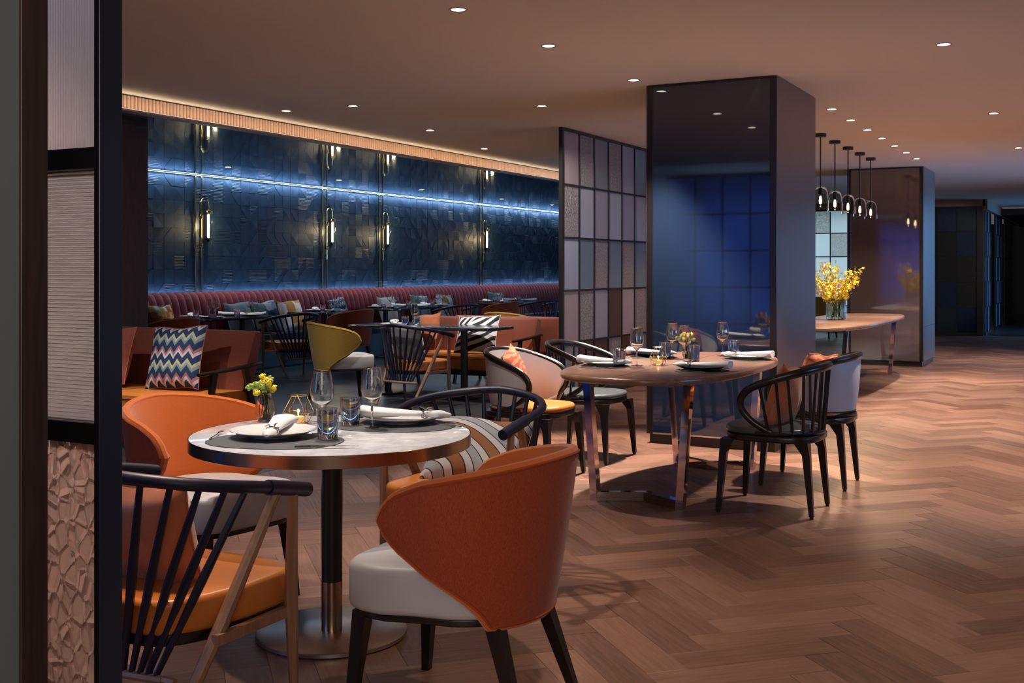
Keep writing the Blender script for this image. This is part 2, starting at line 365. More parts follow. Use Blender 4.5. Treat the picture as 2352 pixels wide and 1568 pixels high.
def pane(name, col, rough, kind, trans=.55, sc=60, strength=.6, tl=.4):
    m = mat(name, col, rough, **{'Transmission Weight': trans, 'IOR': 1.3, 'Specular IOR Level': .7})
    v = coords(m, 'Object')
    if kind == 'hammer':
        vo = N(m, 'ShaderNodeTexVoronoi', feature='DISTANCE_TO_EDGE'); vo.inputs['Scale'].default_value = sc; vo.inputs['Randomness'].default_value = .85; L(m, coords(m, 'Object', (1, 1, .62)), vo.inputs['Vector']); bump(m, math_(m, 'POWER', math_(m, 'MINIMUM', math_(m, 'MULTIPLY', vo.outputs['Distance'], 8.0), 1.0), .5), strength, .01)
    elif kind in ('reedz', 'reedx', 'grid'):
        wv = N(m, 'ShaderNodeTexWave', bands_direction={'reedz': 'X', 'reedx': 'Z', 'grid': 'Z'}[kind]); wv.inputs['Scale'].default_value = sc
        sep = N(m, 'ShaderNodeSeparateXYZ'); L(m, v, sep.inputs[0]); cb = N(m, 'ShaderNodeCombineXYZ')
        L(m, math_(m, 'ADD', sep.outputs[0], sep.outputs[1]), cb.inputs[0]); L(m, sep.outputs[2], cb.inputs[2])
        L(m, cb.outputs[0], wv.inputs['Vector']); bump(m, wv.outputs['Fac'], strength, .01)
    tr = N(m, 'ShaderNodeBsdfTranslucent'); tr.inputs['Color'].default_value = (*col, 1); mx = N(m, 'ShaderNodeMixShader'); mx.inputs[0].default_value = tl
    if P_(m).inputs['Normal'].links: L(m, P_(m).inputs['Normal'].links[0].from_socket, tr.inputs['Normal'])
    L(m, P_(m).outputs[0], mx.inputs[1]); L(m, tr.outputs[0], mx.inputs[2]); L(m, mx.outputs[0], m.node_tree.nodes['Material Output'].inputs[0])
    return m
M['p_pink'] = pane('frosted_pink_glass', (.62, .50, .50), .45, 'plain', .2)
M['p_grey'] = pane('frosted_grey_glass', (.42, .42, .42), .45, 'plain', .2)
M['p_lilac'] = pane('frosted_lilac_glass', (.56, .53, .58), .42, 'plain', .2)
M['p_ham'] = pane('hammered_glass', (.66, .58, .56), .12, 'hammer', .25, 42, 1.0)
M['p_reed'] = pane('reeded_glass', (.66, .64, .70), .20, 'reedz', .25, 60, .5)
M['p_blue'] = pane('blue_grey_glass', (.32, .40, .46), .32, 'plain', .2)
M['p_brown'] = pane('bronze_glass', (.22, .13, .11), .3, 'plain', .3)
M['d_blue'] = pane('dark_blue_glass', (.025, .050, .12), .35, 'hammer', .1, 60, .3)
M['d_grey'] = pane('dark_grey_glass', (.055, .056, .056), .35, 'plain', .1)
M['lit_blue'] = pane('blue_lit_glass', (.20, .36, .85), .5, 'plain', .9)
M['lit_blue2'] = pane('pale_blue_lit_glass', (.20, .40, 1.0), .5, 'plain', .9)
M['d_teal'] = pane('dark_teal_glass', (.050, .080, .10), .35, 'plain', .1)
M['lit_plain'] = pane('lit_frosted_glass', (.55, .64, .66), .5, 'plain', .9)
M['lit_ham'] = pane('lit_hammered_glass', (.5, .55, .55), .2, 'hammer', .8, 45, 1.0)
M['cor_blue'] = pane('corridor_blue_glass', (.25, .55, .90), .25, 'plain', .2)
M['f_reed'] = pane('vertical_reeded_glass', (.90, .84, .86), .30, 'reedz', .7, 42, 1.0)
M['f_grid'] = pane('fine_ribbed_glass', (.80, .76, .75), .25, 'reedx', .7, 40, 1.0)
M['f_ham'] = pane('pebbled_glass', (.90, .70, .62), .04, 'hammer', .8, 34, 1.0, .35)

# patterned pillows (UV 0..1)
def uvxy(m):
    tc = N(m, 'ShaderNodeTexCoord'); sp = N(m, 'ShaderNodeSeparateXYZ'); L(m, tc.outputs['UV'], sp.inputs[0]); return sp.outputs[0], sp.outputs[1], tc.outputs['UV']
def pat_chevron():
    m = mat('chevron_fabric', (.5, .5, .5), .8); x, y, uv = uvxy(m)
    tri = math_(m, 'PINGPONG', math_(m, 'MULTIPLY', x, 6.0), .5)
    yy = math_(m, 'MULTIPLY_ADD', y, 9.0, math_(m, 'MULTIPLY', tri, 2.0)); fr = math_(m, 'FRACT', math_(m, 'MULTIPLY', yy, .25))
    vo = N(m, 'ShaderNodeTexVoronoi'); vo.inputs['Scale'].default_value = 9; L(m, uv, vo.inputs['Vector'])
    a = math_(m, 'MULTIPLY_ADD', vo.outputs['Distance'], .0, fr)
    c = ramp(m, a, [(0, (.008, .03, .095)), (.25, (.60, .56, .58)), (.375, (.42, .15, .17)), (.5, (.008, .03, .095)), (.75, (.22, .30, .30)), (.875, (.50, .50, .32))], 'CONSTANT')
    mx = N(m, 'ShaderNodeMix', data_type='RGBA', blend_type='MULTIPLY'); mx.inputs['Factor'].default_value = .5
    L(m, c, mx.inputs['A']); L(m, ramp(m, noise(m, uv, 14, 2), [(.35, (.55, .6, .6)), (.6, (1, 1, 1))]), mx.inputs['B'])
    L(m, mx.outputs['Result'], P_(m).inputs['Base Color']); return m
def pat_stripes():
    m = mat('black_white_fabric', (.5, .5, .5), .8); x, y, uv = uvxy(m)
    d = math_(m, 'SQRT', math_(m, 'ADD', math_(m, 'POWER', math_(m, 'ADD', x, -.0), 2), math_(m, 'POWER', math_(m, 'ADD', y, -1.5), 2)))
    s1 = math_(m, 'GREATER_THAN', math_(m, 'FRACT', math_(m, 'MULTIPLY', d, 5.5)), .5)
    s2 = math_(m, 'GREATER_THAN', math_(m, 'FRACT', math_(m, 'MULTIPLY', math_(m, 'SUBTRACT', x, math_(m, 'MULTIPLY', y, .7)), 6)), .5)
    sel = math_(m, 'GREATER_THAN', math_(m, 'SUBTRACT', y, math_(m, 'MULTIPLY', x, 1.4)), .25)
    f = math_(m, 'ADD', math_(m, 'MULTIPLY', s2, sel), math_(m, 'MULTIPLY', s1, math_(m, 'SUBTRACT', 1.0, sel)))
    L(m, ramp(m, f, [(0, (.008, .008, .010)), (.5, (.70, .66, .68))], 'CONSTANT'), P_(m).inputs['Base Color']); return m
def pat_damask(n1, c1, c2, sc=5):
    m = mat(n1, c1, .8); x, y, uv = uvxy(m); wv = N(m, 'ShaderNodeTexWave', wave_type='RINGS'); wv.inputs['Scale'].default_value = sc * .5; wv.inputs['Distortion'].default_value = 9; wv.inputs['Detail'].default_value = 2
    L(m, uv, wv.inputs['Vector']); L(m, ramp(m, wv.outputs['Fac'], [(0, c1), (.55, c2)], 'CONSTANT'), P_(m).inputs['Base Color']); return m
def pat_check(n1, cols, sc=5):
    m = mat(n1, cols[0], .8); x, y, uv = uvxy(m); vo = N(m, 'ShaderNodeTexVoronoi', distance='CHEBYCHEV'); vo.inputs['Scale'].default_value = sc; vo.inputs['Randomness'].default_value = .55
    L(m, uv, vo.inputs['Vector']); sp = N(m, 'ShaderNodeSeparateColor'); L(m, vo.outputs['Color'], sp.inputs[0])
    L(m, ramp(m, sp.outputs[0], [(k / len(cols), c) for k, c in enumerate(cols)], 'CONSTANT'), P_(m).inputs['Base Color']); return m
def pat_leaf():
    m = mat('white_black_curve_fabric', (.5, .5, .5), .8); x, y, uv = uvxy(m); wv = N(m, 'ShaderNodeTexWave', wave_type='RINGS', rings_direction='SPHERICAL'); wv.inputs['Scale'].default_value = .8; wv.inputs['Distortion'].default_value = 1.2; wv.inputs['Detail'].default_value = 0
    L(m, uv, wv.inputs['Vector']); L(m, ramp(m, wv.outputs['Fac'], [(0, (.30, .12, .04)), (.18, (.01, .01, .012)), (.26, (.60, .58, .60)), (.80, (.01, .01, .012)), (.86, (.35, .37, .40))], 'CONSTANT'), P_(m).inputs['Base Color']); return m
M['chev'] = pat_chevron(); M['stripe'] = pat_stripes(); M['leafpat'] = pat_leaf()
M['dam'] = pat_damask('orange_damask', (.42, .075, .025), (.62, .22, .11))
M['geo_grey'] = pat_check('grey_geometric', [(.22, .23, .24), (.16, .165, .17), (.34, .35, .36), (.20, .21, .215)], 5)
M['patch'] = pat_check('mustard_patchwork', [(.45, .27, .05), (.30, .05, .015), (.60, .56, .50), (.50, .33, .08), (.33, .08, .02)], 6)
M['copperstripe'] = pat_check('copper_cream_blocks', [(.42, .18, .05), (.62, .58, .54), (.45, .22, .07)], 3)
M['leafgreen'] = pat_check('green_leaf_print', [(.14, .20, .16), (.30, .36, .30), (.03, .06, .10), (.55, .52, .50)], 4)
M['coral'] = fabric('coral_cloth', (.42, .10, .06), (.34, .07, .045), 200, .75, .3, contrast=.3)
M['tanorange'] = fabric('tan_orange_cloth', (.62, .18, .06), (.52, .14, .045), 200, .6, .4, contrast=.3)
M['satin'] = mat('orange_satin', (.66, .22, .10), .42, **{'Sheen Weight': .4})
M['greycloth'] = fabric('grey_cloth', (.26, .27, .27), (.20, .21, .21), 200, .75, .3, contrast=.3)
M['brocade'] = pat_damask('orange_brocade', (.50, .16, .08), (.60, .38, .30), 16)

# ------------------------------------------------------------------ the setting
def struct(name, mb, m, parent=None, smooth=False):
    o = mb.build(name, m, parent, smooth)
    if parent is None: o['kind'] = 'structure'
    return o
XB, YB = -4.95, 24.64           # wood / tile border, wood / corridor border
floor = struct('floor', MB().box(XB, 5.0, -3.5, YB, -.12, -.006), M['subfloor'])
tfloor = struct('tiled_floor', MB().box(-11.2, XB, -3.5, YB, -.12, -.007), M['grout'])
cfloor = struct('corridor_floor', MB().box(-11.2, 5.0, YB, 40, -.12, -.007), M['grout'])
def clip(poly, f):
    res = []
    for i in range(len(poly)):
        a, b = poly[i], poly[(i + 1) % len(poly)]; fa, fb = f(a), f(b)
        if fa >= 0: res.append(a)
        if (fa >= 0) != (fb >= 0):
            t = fa / (fa - fb); res.append((a[0] + (b[0] - a[0]) * t, a[1] + (b[1] - a[1]) * t))
    return res
def infront(x, y):
    Z = -math.sin(YAW) * x + math.cos(YAW) * y; X = math.cos(YAW) * x + math.sin(YAW) * y
    return Z, (X / Z if Z > .1 else 99)
def tilepoly(mb, at, poly, c, z, rnd, u0, ang, gap, cham=.0015):
    cx = sum(p[0] for p in poly) / len(poly); cy = sum(p[1] for p in poly) / len(poly); n = len(poly)
    def sh(d): 
        r = []
        for x, y in poly:
            l = math.hypot(x - cx, y - cy) or 1; r.append((cx + (x - cx) * (1 - d / l), cy + (y - cy) * (1 - d / l)))
        return r
    o = len(mb.v); R = [(sh(gap), -.006), (sh(gap), z - cham), (sh(gap + cham * 1.5), z)]
    vs = [(x - c[0], y - c[1], zz) for r, zz in R for x, y in r]
    fs = [(k * n + i, k * n + (i + 1) % n, (k + 1) * n + (i + 1) % n, (k + 1) * n + i) for k in range(2) for i in range(n)] + [tuple(2 * n + i for i in range(n))]
    mb.add(vs, fs); ca, sa = math.cos(ang), math.sin(ang)
    for i, (x, y, zz) in enumerate(vs):
        X, Y = x + c[0], y + c[1]; mb.uv[o + i] = (X * ca + Y * sa + u0, -X * sa + Y * ca + u0 * 3.1)
    at += [rnd] * len(vs)
def lay(pieces, parent, m, name, stuffname, gap):
    vis = []
    for poly, ang in pieces:
        cx = sum(p[0] for p in poly) / len(poly); cy = sum(p[1] for p in poly) / len(poly); Z, t = infront(cx, cy)
        seen = Z > 1.0 and -.56 < t < .56 and (HOR + F_ * EYE / Z) < 1700
        hidden = name == 'floor_tile' and cx > -9 and t < -.31 and Z < 6
        vis.append((0 if (seen and not hidden) else 1, Z, poly, ang, (cx, cy)))
    vis.sort(key=lambda q: (q[0], q[1])); rest = MB(); rat = []
    for k, (v, Z, poly, ang, c) in enumerate(vis):
        rnd = R_.random(); u0 = R_.uniform(0, 50); z = R_.uniform(-.0006, 0)
        if v == 0 and k < 300:
            mb = MB(); at = []; tilepoly(mb, at, poly, c, z, rnd, u0, ang, gap); mb.build(name, m, parent, False, attr=at, loc=(c[0], c[1], 0))
        else: tilepoly(rest, rat, poly, (0, 0), z, rnd, u0, ang, gap)
    o = rest.build(stuffname, m, parent, False, attr=rat); o['kind'] = 'stuff'
pl = []; Wp, n_ = .15, 4; c45 = math.sqrt(.5)
for i in range(-60, 200):
    for j in range(-30, 30):
        for kind in (0, 1):
            if kind == 0: a, b, wd, ht = (i + 8 * j) * Wp, i * Wp, .6, Wp
            else: a, b, wd, ht = i * Wp, (i + 1 + 8 * j) * Wp, Wp, .6
            q = [(a, b), (a + wd, b), (a + wd, b + ht), (a, b + ht)]
            q = [((x - y) * c45 - .4, (x + y) * c45) for x, y in q]
            if min(p[0] for p in q) > 4.4 or max(p[0] for p in q) < XB or min(p[1] for p in q) > YB or max(p[1] for p in q) < .4: continue
            q = clip(q, lambda p: p[0] - XB)
            if len(q) > 2: q = clip(q, lambda p: YB - p[1])
            if len(q) > 2 and abs(sum(q[k][0] * q[(k + 1) % len(q)][1] - q[(k + 1) % len(q)][0] * q[k][1] for k in range(len(q)))) > .004:
                pl.append((q, PI / 4 if kind == 0 else 3 * PI / 4))
lay(pl, floor, M['plank'], 'floor_plank', 'far_floor_planks', .0007)
tl = []
for i in range(11):
    for j in range(40):
        x1 = XB - .0 - i * .6; y0 = 3.0 + j * .6 + (.3 if i % 2 else 0)
        tl.append(([(max(x1 - .6, -11.2), y0), (x1, y0), (x1, min(y0 + .6, YB)), (max(x1 - .6, -11.2), min(y0 + .6, YB))], 0))
tl = [t for t in tl if t[0][0][1] < YB - .02]
lay(tl, tfloor, M['tile'], 'floor_tile', 'far_floor_tiles', .0014)
tl = [([(x, y), (x + .9, y), (x + .9, y + .9), (x, y + .9)], 0) for x in [-3 + .9 * k for k in range(8)] for y in [YB + .9 * k for k in range(13)]]
lay(tl, cfloor, M['tile'], 'corridor_tile', 'far_corridor_tiles', .004)

# ceilings and walls
struct('ceiling', MB().box(-7.06, 5.0, -3.5, 28.0, CEIL, CEIL + .15), M['ceiling'])
struct('ceiling_mirrored', MB().box(-11.2, -7.09, 2.0, YB, 2.640, 2.75), M['mirrorceil'])
struct('ceiling_corridor', MB().box(-2.2, 5.0, 28.0, 40, 2.60, 2.75), M['bluewall'])
struct('wall_feature', MB().box(-11.2, -10.93, 6.0, YB, 0, 2.64), M['bgrout'])
struct('wall_far', MB().box(-11.2, -7.7, YB + .05, YB + .25, 0, 2.7), M['bluewall'])
struct('wall_corridor_end', MB().box(-11, 5.0, 36, 36.2, 0, 2.7), M['bluewall'])
struct('wall_back', MB().box(-11.2, 5.0, -3.7, -3.5, 0, 2.9), M['bluewall'])
struct('wall_bay_end', MB().box(-11.2, -7.52, 6.6, 6.75, 0, 2.64), M['wenge'])

# relief tiles on the feature wall
T = .184
def tile_meshes():
    out = []; g = .0008; a, b = g, T - g
    def base(mb, h=.010): mb.hexa([(0, a, a), (0, b, a), (0, b, b), (0, a, b), (h, a, a), (h, b, a), (h, b, b), (h, a, b)][:])
    def prism(mb, pts, h0, h1s, mi=1):
        n = len(pts); vs = [(h0, y, z) for y, z in pts] + [(h, y, z) for (y, z), h in zip(pts, h1s)]
        mb.add(vs, [tuple(n + i for i in range(n))] + [(i, (i + 1) % n, n + (i + 1) % n, n + i) for i in range(n)], mi)
    m = MB(); base(m, .012); out.append(m)                                            # plain
    m = MB(); base(m); prism(m, [(a, a), (b, a), (b, b)], .010, [.0135, .0135, .0135]); out.append(m)   # half raised
    m = MB(); base(m); prism(m, [(a, a), (b, b), (a, b)], .010, [.0105, .0105, .019]); out.append(m)   # sloped facet
    m = MB(); base(m)
    for k in range(9):
        z0 = a + (b - a) * k / 9; m.add([(.010, a, z0), (.010, b, z0), (.0135, b, z0 + .006), (.0135, a, z0 + .006), (.010, b, z0 + .014), (.010, a, z0 + .014)], [(0, 1, 2, 3), (3, 2, 4, 5)])
    out.append(m)                                                                     # ribbed
    m = MB(); base(m); c = T / 2
    m.add([(.010, a, a), (.010, b, a), (.010, b, b), (.010, a, b), (.017, c, c)], [(0, 1, 4), (1, 2, 4), (2, 3, 4), (3, 0, 4)]); out.append(m)  # low pyramid
    m = MB(); base(m); prism(m, [(a, a), (a + .05, a), (b, b - .05), (b, b), (b - .05, b), (a, a + .05)], .010, [.0135] * 6); out.append(m)  # diagonal band
    m = MB(); base(m); prism(m, [(a, a), (b, a), (a, b)], .010, [.018, .0105, .0105]); out.append(m)
    m = MB(); base(m)
    for k in range(9):
        z0 = a + (b - a) * k / 9; y1 = a + (b - a) * (k + .5) / 9
        m.add([(.010, a, z0), (.010, y1, z0), (.0135, y1, z0 + .006), (.0135, a, z0 + .006), (.010, y1, z0 + .014), (.010, a, z0 + .014)], [(0, 1, 2, 3), (3, 2, 4, 5)])
    out.append(m); return out
TM = tile_meshes(); TMM = [t.mesh('wall_tile', [M['btile'], M['btile2']], False) for t in TM] + [t.mesh('wall_tile', [M['btile2'], M['btile']], False) for t in TM]; nT = len(TM)
wf = bpy.data.objects['wall_feature']; pattern = [[0, 3, 4, 1], [1, 6, 0, 7], [5, 2, 3, 0], [6, 0, 1, 4], [2, 7, 5, 1], [0, 1, 6, 3]]
rest = MB(); cnt = 0
for i in range(80):
    for j in range(9):
        y = 9.3 + i * T; z = .984 + j * T; k = R_.choice([pattern[i % 6][j % 4], pattern[(i * 5 + j) % 6][(i + j) % 4], R_.randrange(8)]); fl = R_.random() < .5
        if y > 10.3 and cnt < 300 :
            cnt += 1; inst(TMM[k + (nT if R_.random() < .33 else 0)], 'wall_tile', wf, (-10.93, y + (T if fl else 0), z), sc=(1, -1, 1) if fl else None)
        else:
            sw = R_.random() < .33; m0 = len(rest.m)
            o = rest.add([(-10.93 + p[0], y + ((T - p[1]) if fl else p[1]), z + p[2]) for p in TM[k].v], [f[::-1] if fl else f for f in TM[k].f])
            for q_, mi_ in enumerate(TM[k].m): rest.m[m0 + q_] = (1 - mi_) if sw else mi_
rest.build('far_wall_tiles', [M['btile'], M['btile2']], wf, False)['kind'] = 'stuff'
struct('trim_1', MB().box(-10.905, -10.895, 9.3, YB, 2.627, 2.634), M['led'])
tag(bpy.data.objects['trim_1'], 'glowing white light strip along the top of the blue tiled wall')

# ribbed trim with lit ledge
rib = empty('trim_2', (0, 0, 0), kind='structure'); tag(rib, 'warm lit ribbed wood trim edging the ceiling above the dining bay')
MB().box(-7.10, -7.085, 5.2, 15.2, 2.655, CEIL).build('backing', M['ribback'], rib, False)
MB().bbox(-7.10, -6.985, 5.2, 15.2, 2.634, 2.652, .003).build('ledge', M['lip'], rib, False)
MB().box(-7.02, -7.00, 5.2, 15.2, 2.652, 2.656).build('light_strip', M['ledwarm'], rib, False)
mb = MB(); pts = [(.022 * math.cos(t), .0150 * math.sin(t)) for t in [(-PI / 2) + PI * k / 6 for k in range(7)]]
mb.add([(x, y, 0) for x, y in pts] + [(x, y, .118) for x, y in pts], [(i, i + 1, i + 8, i + 7) for i in range(6)] + [tuple(range(6, -1, -1)), tuple(range(7, 14))])
me = mb.mesh('slat', M['peach'], True, 50)
for k in range(236): inst(me, 'slat', rib, (-7.085, 5.72 + k * .0395, 2.6565))
# dark veneered return at the near end of the dining bay
wl = empty('wall_left', (0, 0, 0), kind='structure')
MB().box(-7.52, -7.45, 2.0, 7.16, 0, 2.600).build('veneer_panel', M['wenge'], wl, False)
MB().box(-7.515, -7.455, 2.0, 7.16, 2.606, 2.640).build('head_trim', M['trim'], wl, False)
MB().box(-11.2, -7.52, 1.9, 6.6, 0, 2.7).build('core', M['wenge'], wl, False)

# pillars
def pillar(x0, x1, y0, y1, front, side):
    p = empty('pillar', (0, 0, 0), kind='structure'); t = .052; zb = .075; b = .02
    MB().box(x0 + b, x1 - b, y0 + b, y1 - b, .0, zb).build('plinth', M['plinth'], p, False)
    MB().box(x0 + t, x1 - t, y0 + .006, y0 + .02, zb + .012, CEIL - .02).build('glass_panel', front, p, False)
    MB().box(x0 + t, x1 - t, y1 - .02, y1 - .006, zb + .012, CEIL - .02).build('glass_panel', front, p, False)
    for a, c in ((x0, y0), (x1 - t, y0), (x0, y1 - t), (x1 - t, y1 - t)): MB().bbox(a, a + t, c, c + t, zb, CEIL - .004, .003).build('corner_trim', M['trim'], p, False)
    MB().box(x0 + t, x1 - t, y0, y0 + .03, zb, zb + .012).build('bottom_bead', M['steel'], p, False)
    MB().box(x0 + t, x1 - t, y0, y0 + .03, CEIL - .02, CEIL - .003).build('top_bead', M['trim'], p, False)
    for xa, xb in ((x1 - .012, x1 + .002), (x0 - .002, x0 + .012)):
        MB().box(xa, xb, y0 + .004, y1 - .004, zb, .553).build('veneer_panel', side, p, False)
        MB().box(xa, xb, y0 + .004, y1 - .004, .557, CEIL - .008).build('veneer_panel', side, p, False)
    MB().box(x0 + .03, x1 - .03, y0 + .03, y1 - .03, zb, CEIL).build('core', M['trim'], p, False)
    return p
tag(pillar(-3.16, -2.14, 8.16, 9.40, M['backglass'], M['wenge_side']), 'dark blue glass pillar behind the oval table')
tag(pillar(-3.26, -2.23, 16.30, 17.45, M['backglass2'], M['wenge_side']), 'taupe glass pillar beyond the long table')
fp = pillar(-2.55, -1.52, .20, 1.24, M['backglass3'], M['backglass3']); tag(fp, 'dark pillar edge at the left margin nearest the camera')
fp.location = (0, 0, 0); MB().bbox(-1.519, -1.512, 1.19, 1.24, .0, CEIL - .004, .001).build('corner_trim', M['postwood'], fp, False)

# ------------------------------------------------------------------ glazed screens
def screen(name, x0, y0, dx, dy, ncol, cw, zs, grid, label, cat, fr=.03, bar=.010, end=.045, kind=None, depth=.04):
    """panes in a plane starting at (x0,y0) going along (dx,dy); zs = heights of the bars bottom..top; grid[col][row]"""
    ang = math.atan2(dy, dx); r = empty(name, (x0, y0, 0), ang, label, cat, kind=kind); Ls = end + ncol * cw + end; d = depth / 2
    MB().bbox(0, end, -d, d, .0, zs[-1] + fr, .002).build('end_post', M['black'], r, False)
    MB().bbox(Ls - end, Ls, -d, d, .0, zs[-1] + fr, .002).build('end_post', M['black'], r, False)
    MB().box(end, Ls - end, -d, d, zs[-1], zs[-1] + fr).build('top_rail', M['black'], r, False)
    MB().box(end, Ls - end, -d, d, 0, zs[0]).build('bottom_rail', M['black'], r, False)
    for z in zs[1:-1]: MB().box(end, Ls - end, -.014, .014, z - bar, z + bar).build('glazing_bar', M['black'], r, False)
    for c in range(1, ncol): MB().box(end + c * cw - bar, end + c * cw + bar, -.0145, .0145, zs[0], zs[-1]).build('glazing_bar', M['black'], r, False)
    for c in range(ncol):
        for k in range(len(zs) - 1):
            m = grid(c, k)
            xa = end + c * cw + (bar if c else 0); xb = end + (c + 1) * cw - (bar if c < ncol - 1 else 0)
            MB().box(xa, xb, -.004, .004, zs[k] + (bar if k else 0), zs[k + 1] - (bar if k < len(zs) - 2 else 0)).build('glass_pane', m, r, False)
    return r
G5 = ['phphbh', 'gprhph', 'hrlhrb', 'lhrgph', 'phlrrl', 'bgrblh', 'lphpgr', 'hlrhlp']
rows5 = [  # rows top..bottom for the six columns seen, then the rest
    ['p_pink', 'p_ham', 'p_grey', 'p_ham', 'p_reed', 'p_blue', 'p_ham', 'p_lilac'],
    ['p_ham', 'p_reed', 'p_lilac', 'p_reed', 'p_lilac', 'p_reed', 'p_pink', 'p_ham'],
    ['p_reed', 'p_blue', 'p_ham', 'p_blue', 'p_ham', 'p_blue', 'p_lilac', 'p_reed'],
    ['p_pink', 'p_ham', 'p_lilac', 'p_brown', 'p_pink', 'p_ham', 'p_blue', 'p_pink'],
    ['p_ham', 'p_brown', 'p_brown', 'p_ham', 'p_brown', 'p_blue', 'p_ham', 'p_brown']]
screen('glass_screen', -4.83, 10.10, 0, 1, 8, .385, [.075, .605, 1.137, 1.674, 2.212, 2.752], lambda c, k: M[rows5[4 - k][c]],
       'black framed screen of pink and grey glass panes beside the blue pillar', 'screen')
far = lambda c, k: M[['d_blue', 'd_grey', 'd_teal', 'd_grey', 'd_blue'][(c * 2 + k * 3) % 5]]
screen('glass_partition', -2.20, YB, -1, 0, 3, .385, [.06, .57, 1.10, 1.63, 2.14, 2.62], far, 'dark blue and grey glazed partition at the corridor corner', 'partition', end=.13, depth=.13)
screen('glass_partition', -3.7, YB + .02, -1, 0, 10, .385, [.06, .57, 1.10, 1.63, 2.14, 2.62],
       lambda c, k: M[['lit_ham', 'lit_plain', 'lit_plain'][(c + k * 2) % 3]], 'pale lit glazed partition seen between the two pillars', 'partition', end=.05)
cor = lambda c, k: M[['cor_blue', 'd_teal'][(c + k) % 2]]
screen('glass_partition', -2.20, YB + .14, 0, 1, 4, .30, [.06, .57, 1.10, 1.63, 2.14, 2.55], cor, 'blue glazed partition lining the corridor nearest its corner', 'partition', end=.03)
screen('glass_partition', -2.20, YB + 2.6, 0, 1, 4, .40, [.06, .57, 1.10, 1.63, 2.14, 2.55], cor, 'blue glazed partition deeper in the corridor past the dark doorway', 'partition', end=.06)
screen('glass_partition', -2.20, YB + 5.2, 0, 1, 6, .45, [.06, .57, 1.10, 1.63, 2.14, 2.55], lambda c, k: M['d_teal'], 'darkest glazed partition at the deep end of the corridor', 'partition', end=.06)
struct('trim_3', MB().box(-6.9, -2.17, YB - .03, YB + .2, 2.652, CEIL), M['soffit']); struct('trim_4', MB().box(-2.22, -2.13, YB - .03, 34, 2.58, CEIL), M['soffit'])
struct('ceiling_far', MB().box(-2.2, 5.0, YB, 30, CEIL - .05, CEIL + .02), M['ceiling']) if False else None
fs = screen('glass_screen', -1.68 , 1.52, -1, 0, 2, .40, [-.02 + .03, .505, 1.035, 1.565, 2.095, 2.75], lambda c, k: M[['f_ham', 'f_ham', 'f_grid', 'f_reed', 'f_grid'][k] if k != 1 else 'f_ham'],
       'black framed screen of textured glass nearest the camera at the left margin', 'screen', bar=.020, end=.018, depth=.05)
MB().bbox(-.004, .0, -.026, .030, .0, 2.78, .001).build('face_plate', M['sheentrim'], fs, False)
screen('glass_screen', -3.82, 1.50, -1, 0, 4, .385, [.06, .61, 1.11, 1.61, 2.11, 2.62], lambda c, k: M[['lit_blue', 'lit_blue2', 'lit_blue'][(c + k) % 3]],
       'blue lit gridded glass screen reflected in the blue pillar', 'screen')

# ------------------------------------------------------------------ ceiling downlights
def make_downlight():
    r = empty('ceiling_downlight')
    MB().lathe([(.040, 0), (.050, -.001), (.052, -.004), (.041, -.004)], 20).build('ring', M['whitering'], r)
    MB().lathe([(0, -.0015), (.040, -.0015)], 20).build('lens', M['lamp'], r); return r
dl = make_downlight(); first = [True]
def downlight(x, y, label, group):
    o = dl if first[0] else dup(dl); first[0] = False
    o.location = (x, y, CEIL - .0005); tag(o, label, 'downlight', group)
for i, (x, y) in enumerate(WALK[1:]): downlight(x, y, 'round ceiling downlight above the near aisle, %s from the camera' % ORD[i], 'downlights over the near aisle')
for i, (x, y) in enumerate(LANE[1:4]): downlight(x, y, 'round ceiling downlight on the right over the open walkway, %s from the camera' % ORD[i], 'downlights over the walkway')
for i, (x, y) in enumerate(ROW): downlight(x, y, 'small ceiling downlight in the close row beside the pendants, %s from the camera' % ORD[i], 'row of downlights beside the pendants')
bl = ['above the gap between glass screen and dining bay', 'above the first sofa, right of the pair', 'above the first sofa, left of the pair', 'above the mustard chair and its table', 'farthest one above the dining bay']
for (x, y), b in zip(BAY, bl): downlight(x, y, 'small ceiling downlight ' + b, 'downlights over the dining bay')
for i, y in enumerate((10.7, 13.0, 15.2, 17.9, 20.0)):
    o = dup(dl, (-9.75, y, 2.6395)); tag(o, 'recessed light in the mirrored ceiling above banquette, %s from the left' % ORD[i], 'downlight', 'lights in the mirrored ceiling')
# floor wash from spots is set at the top of the file

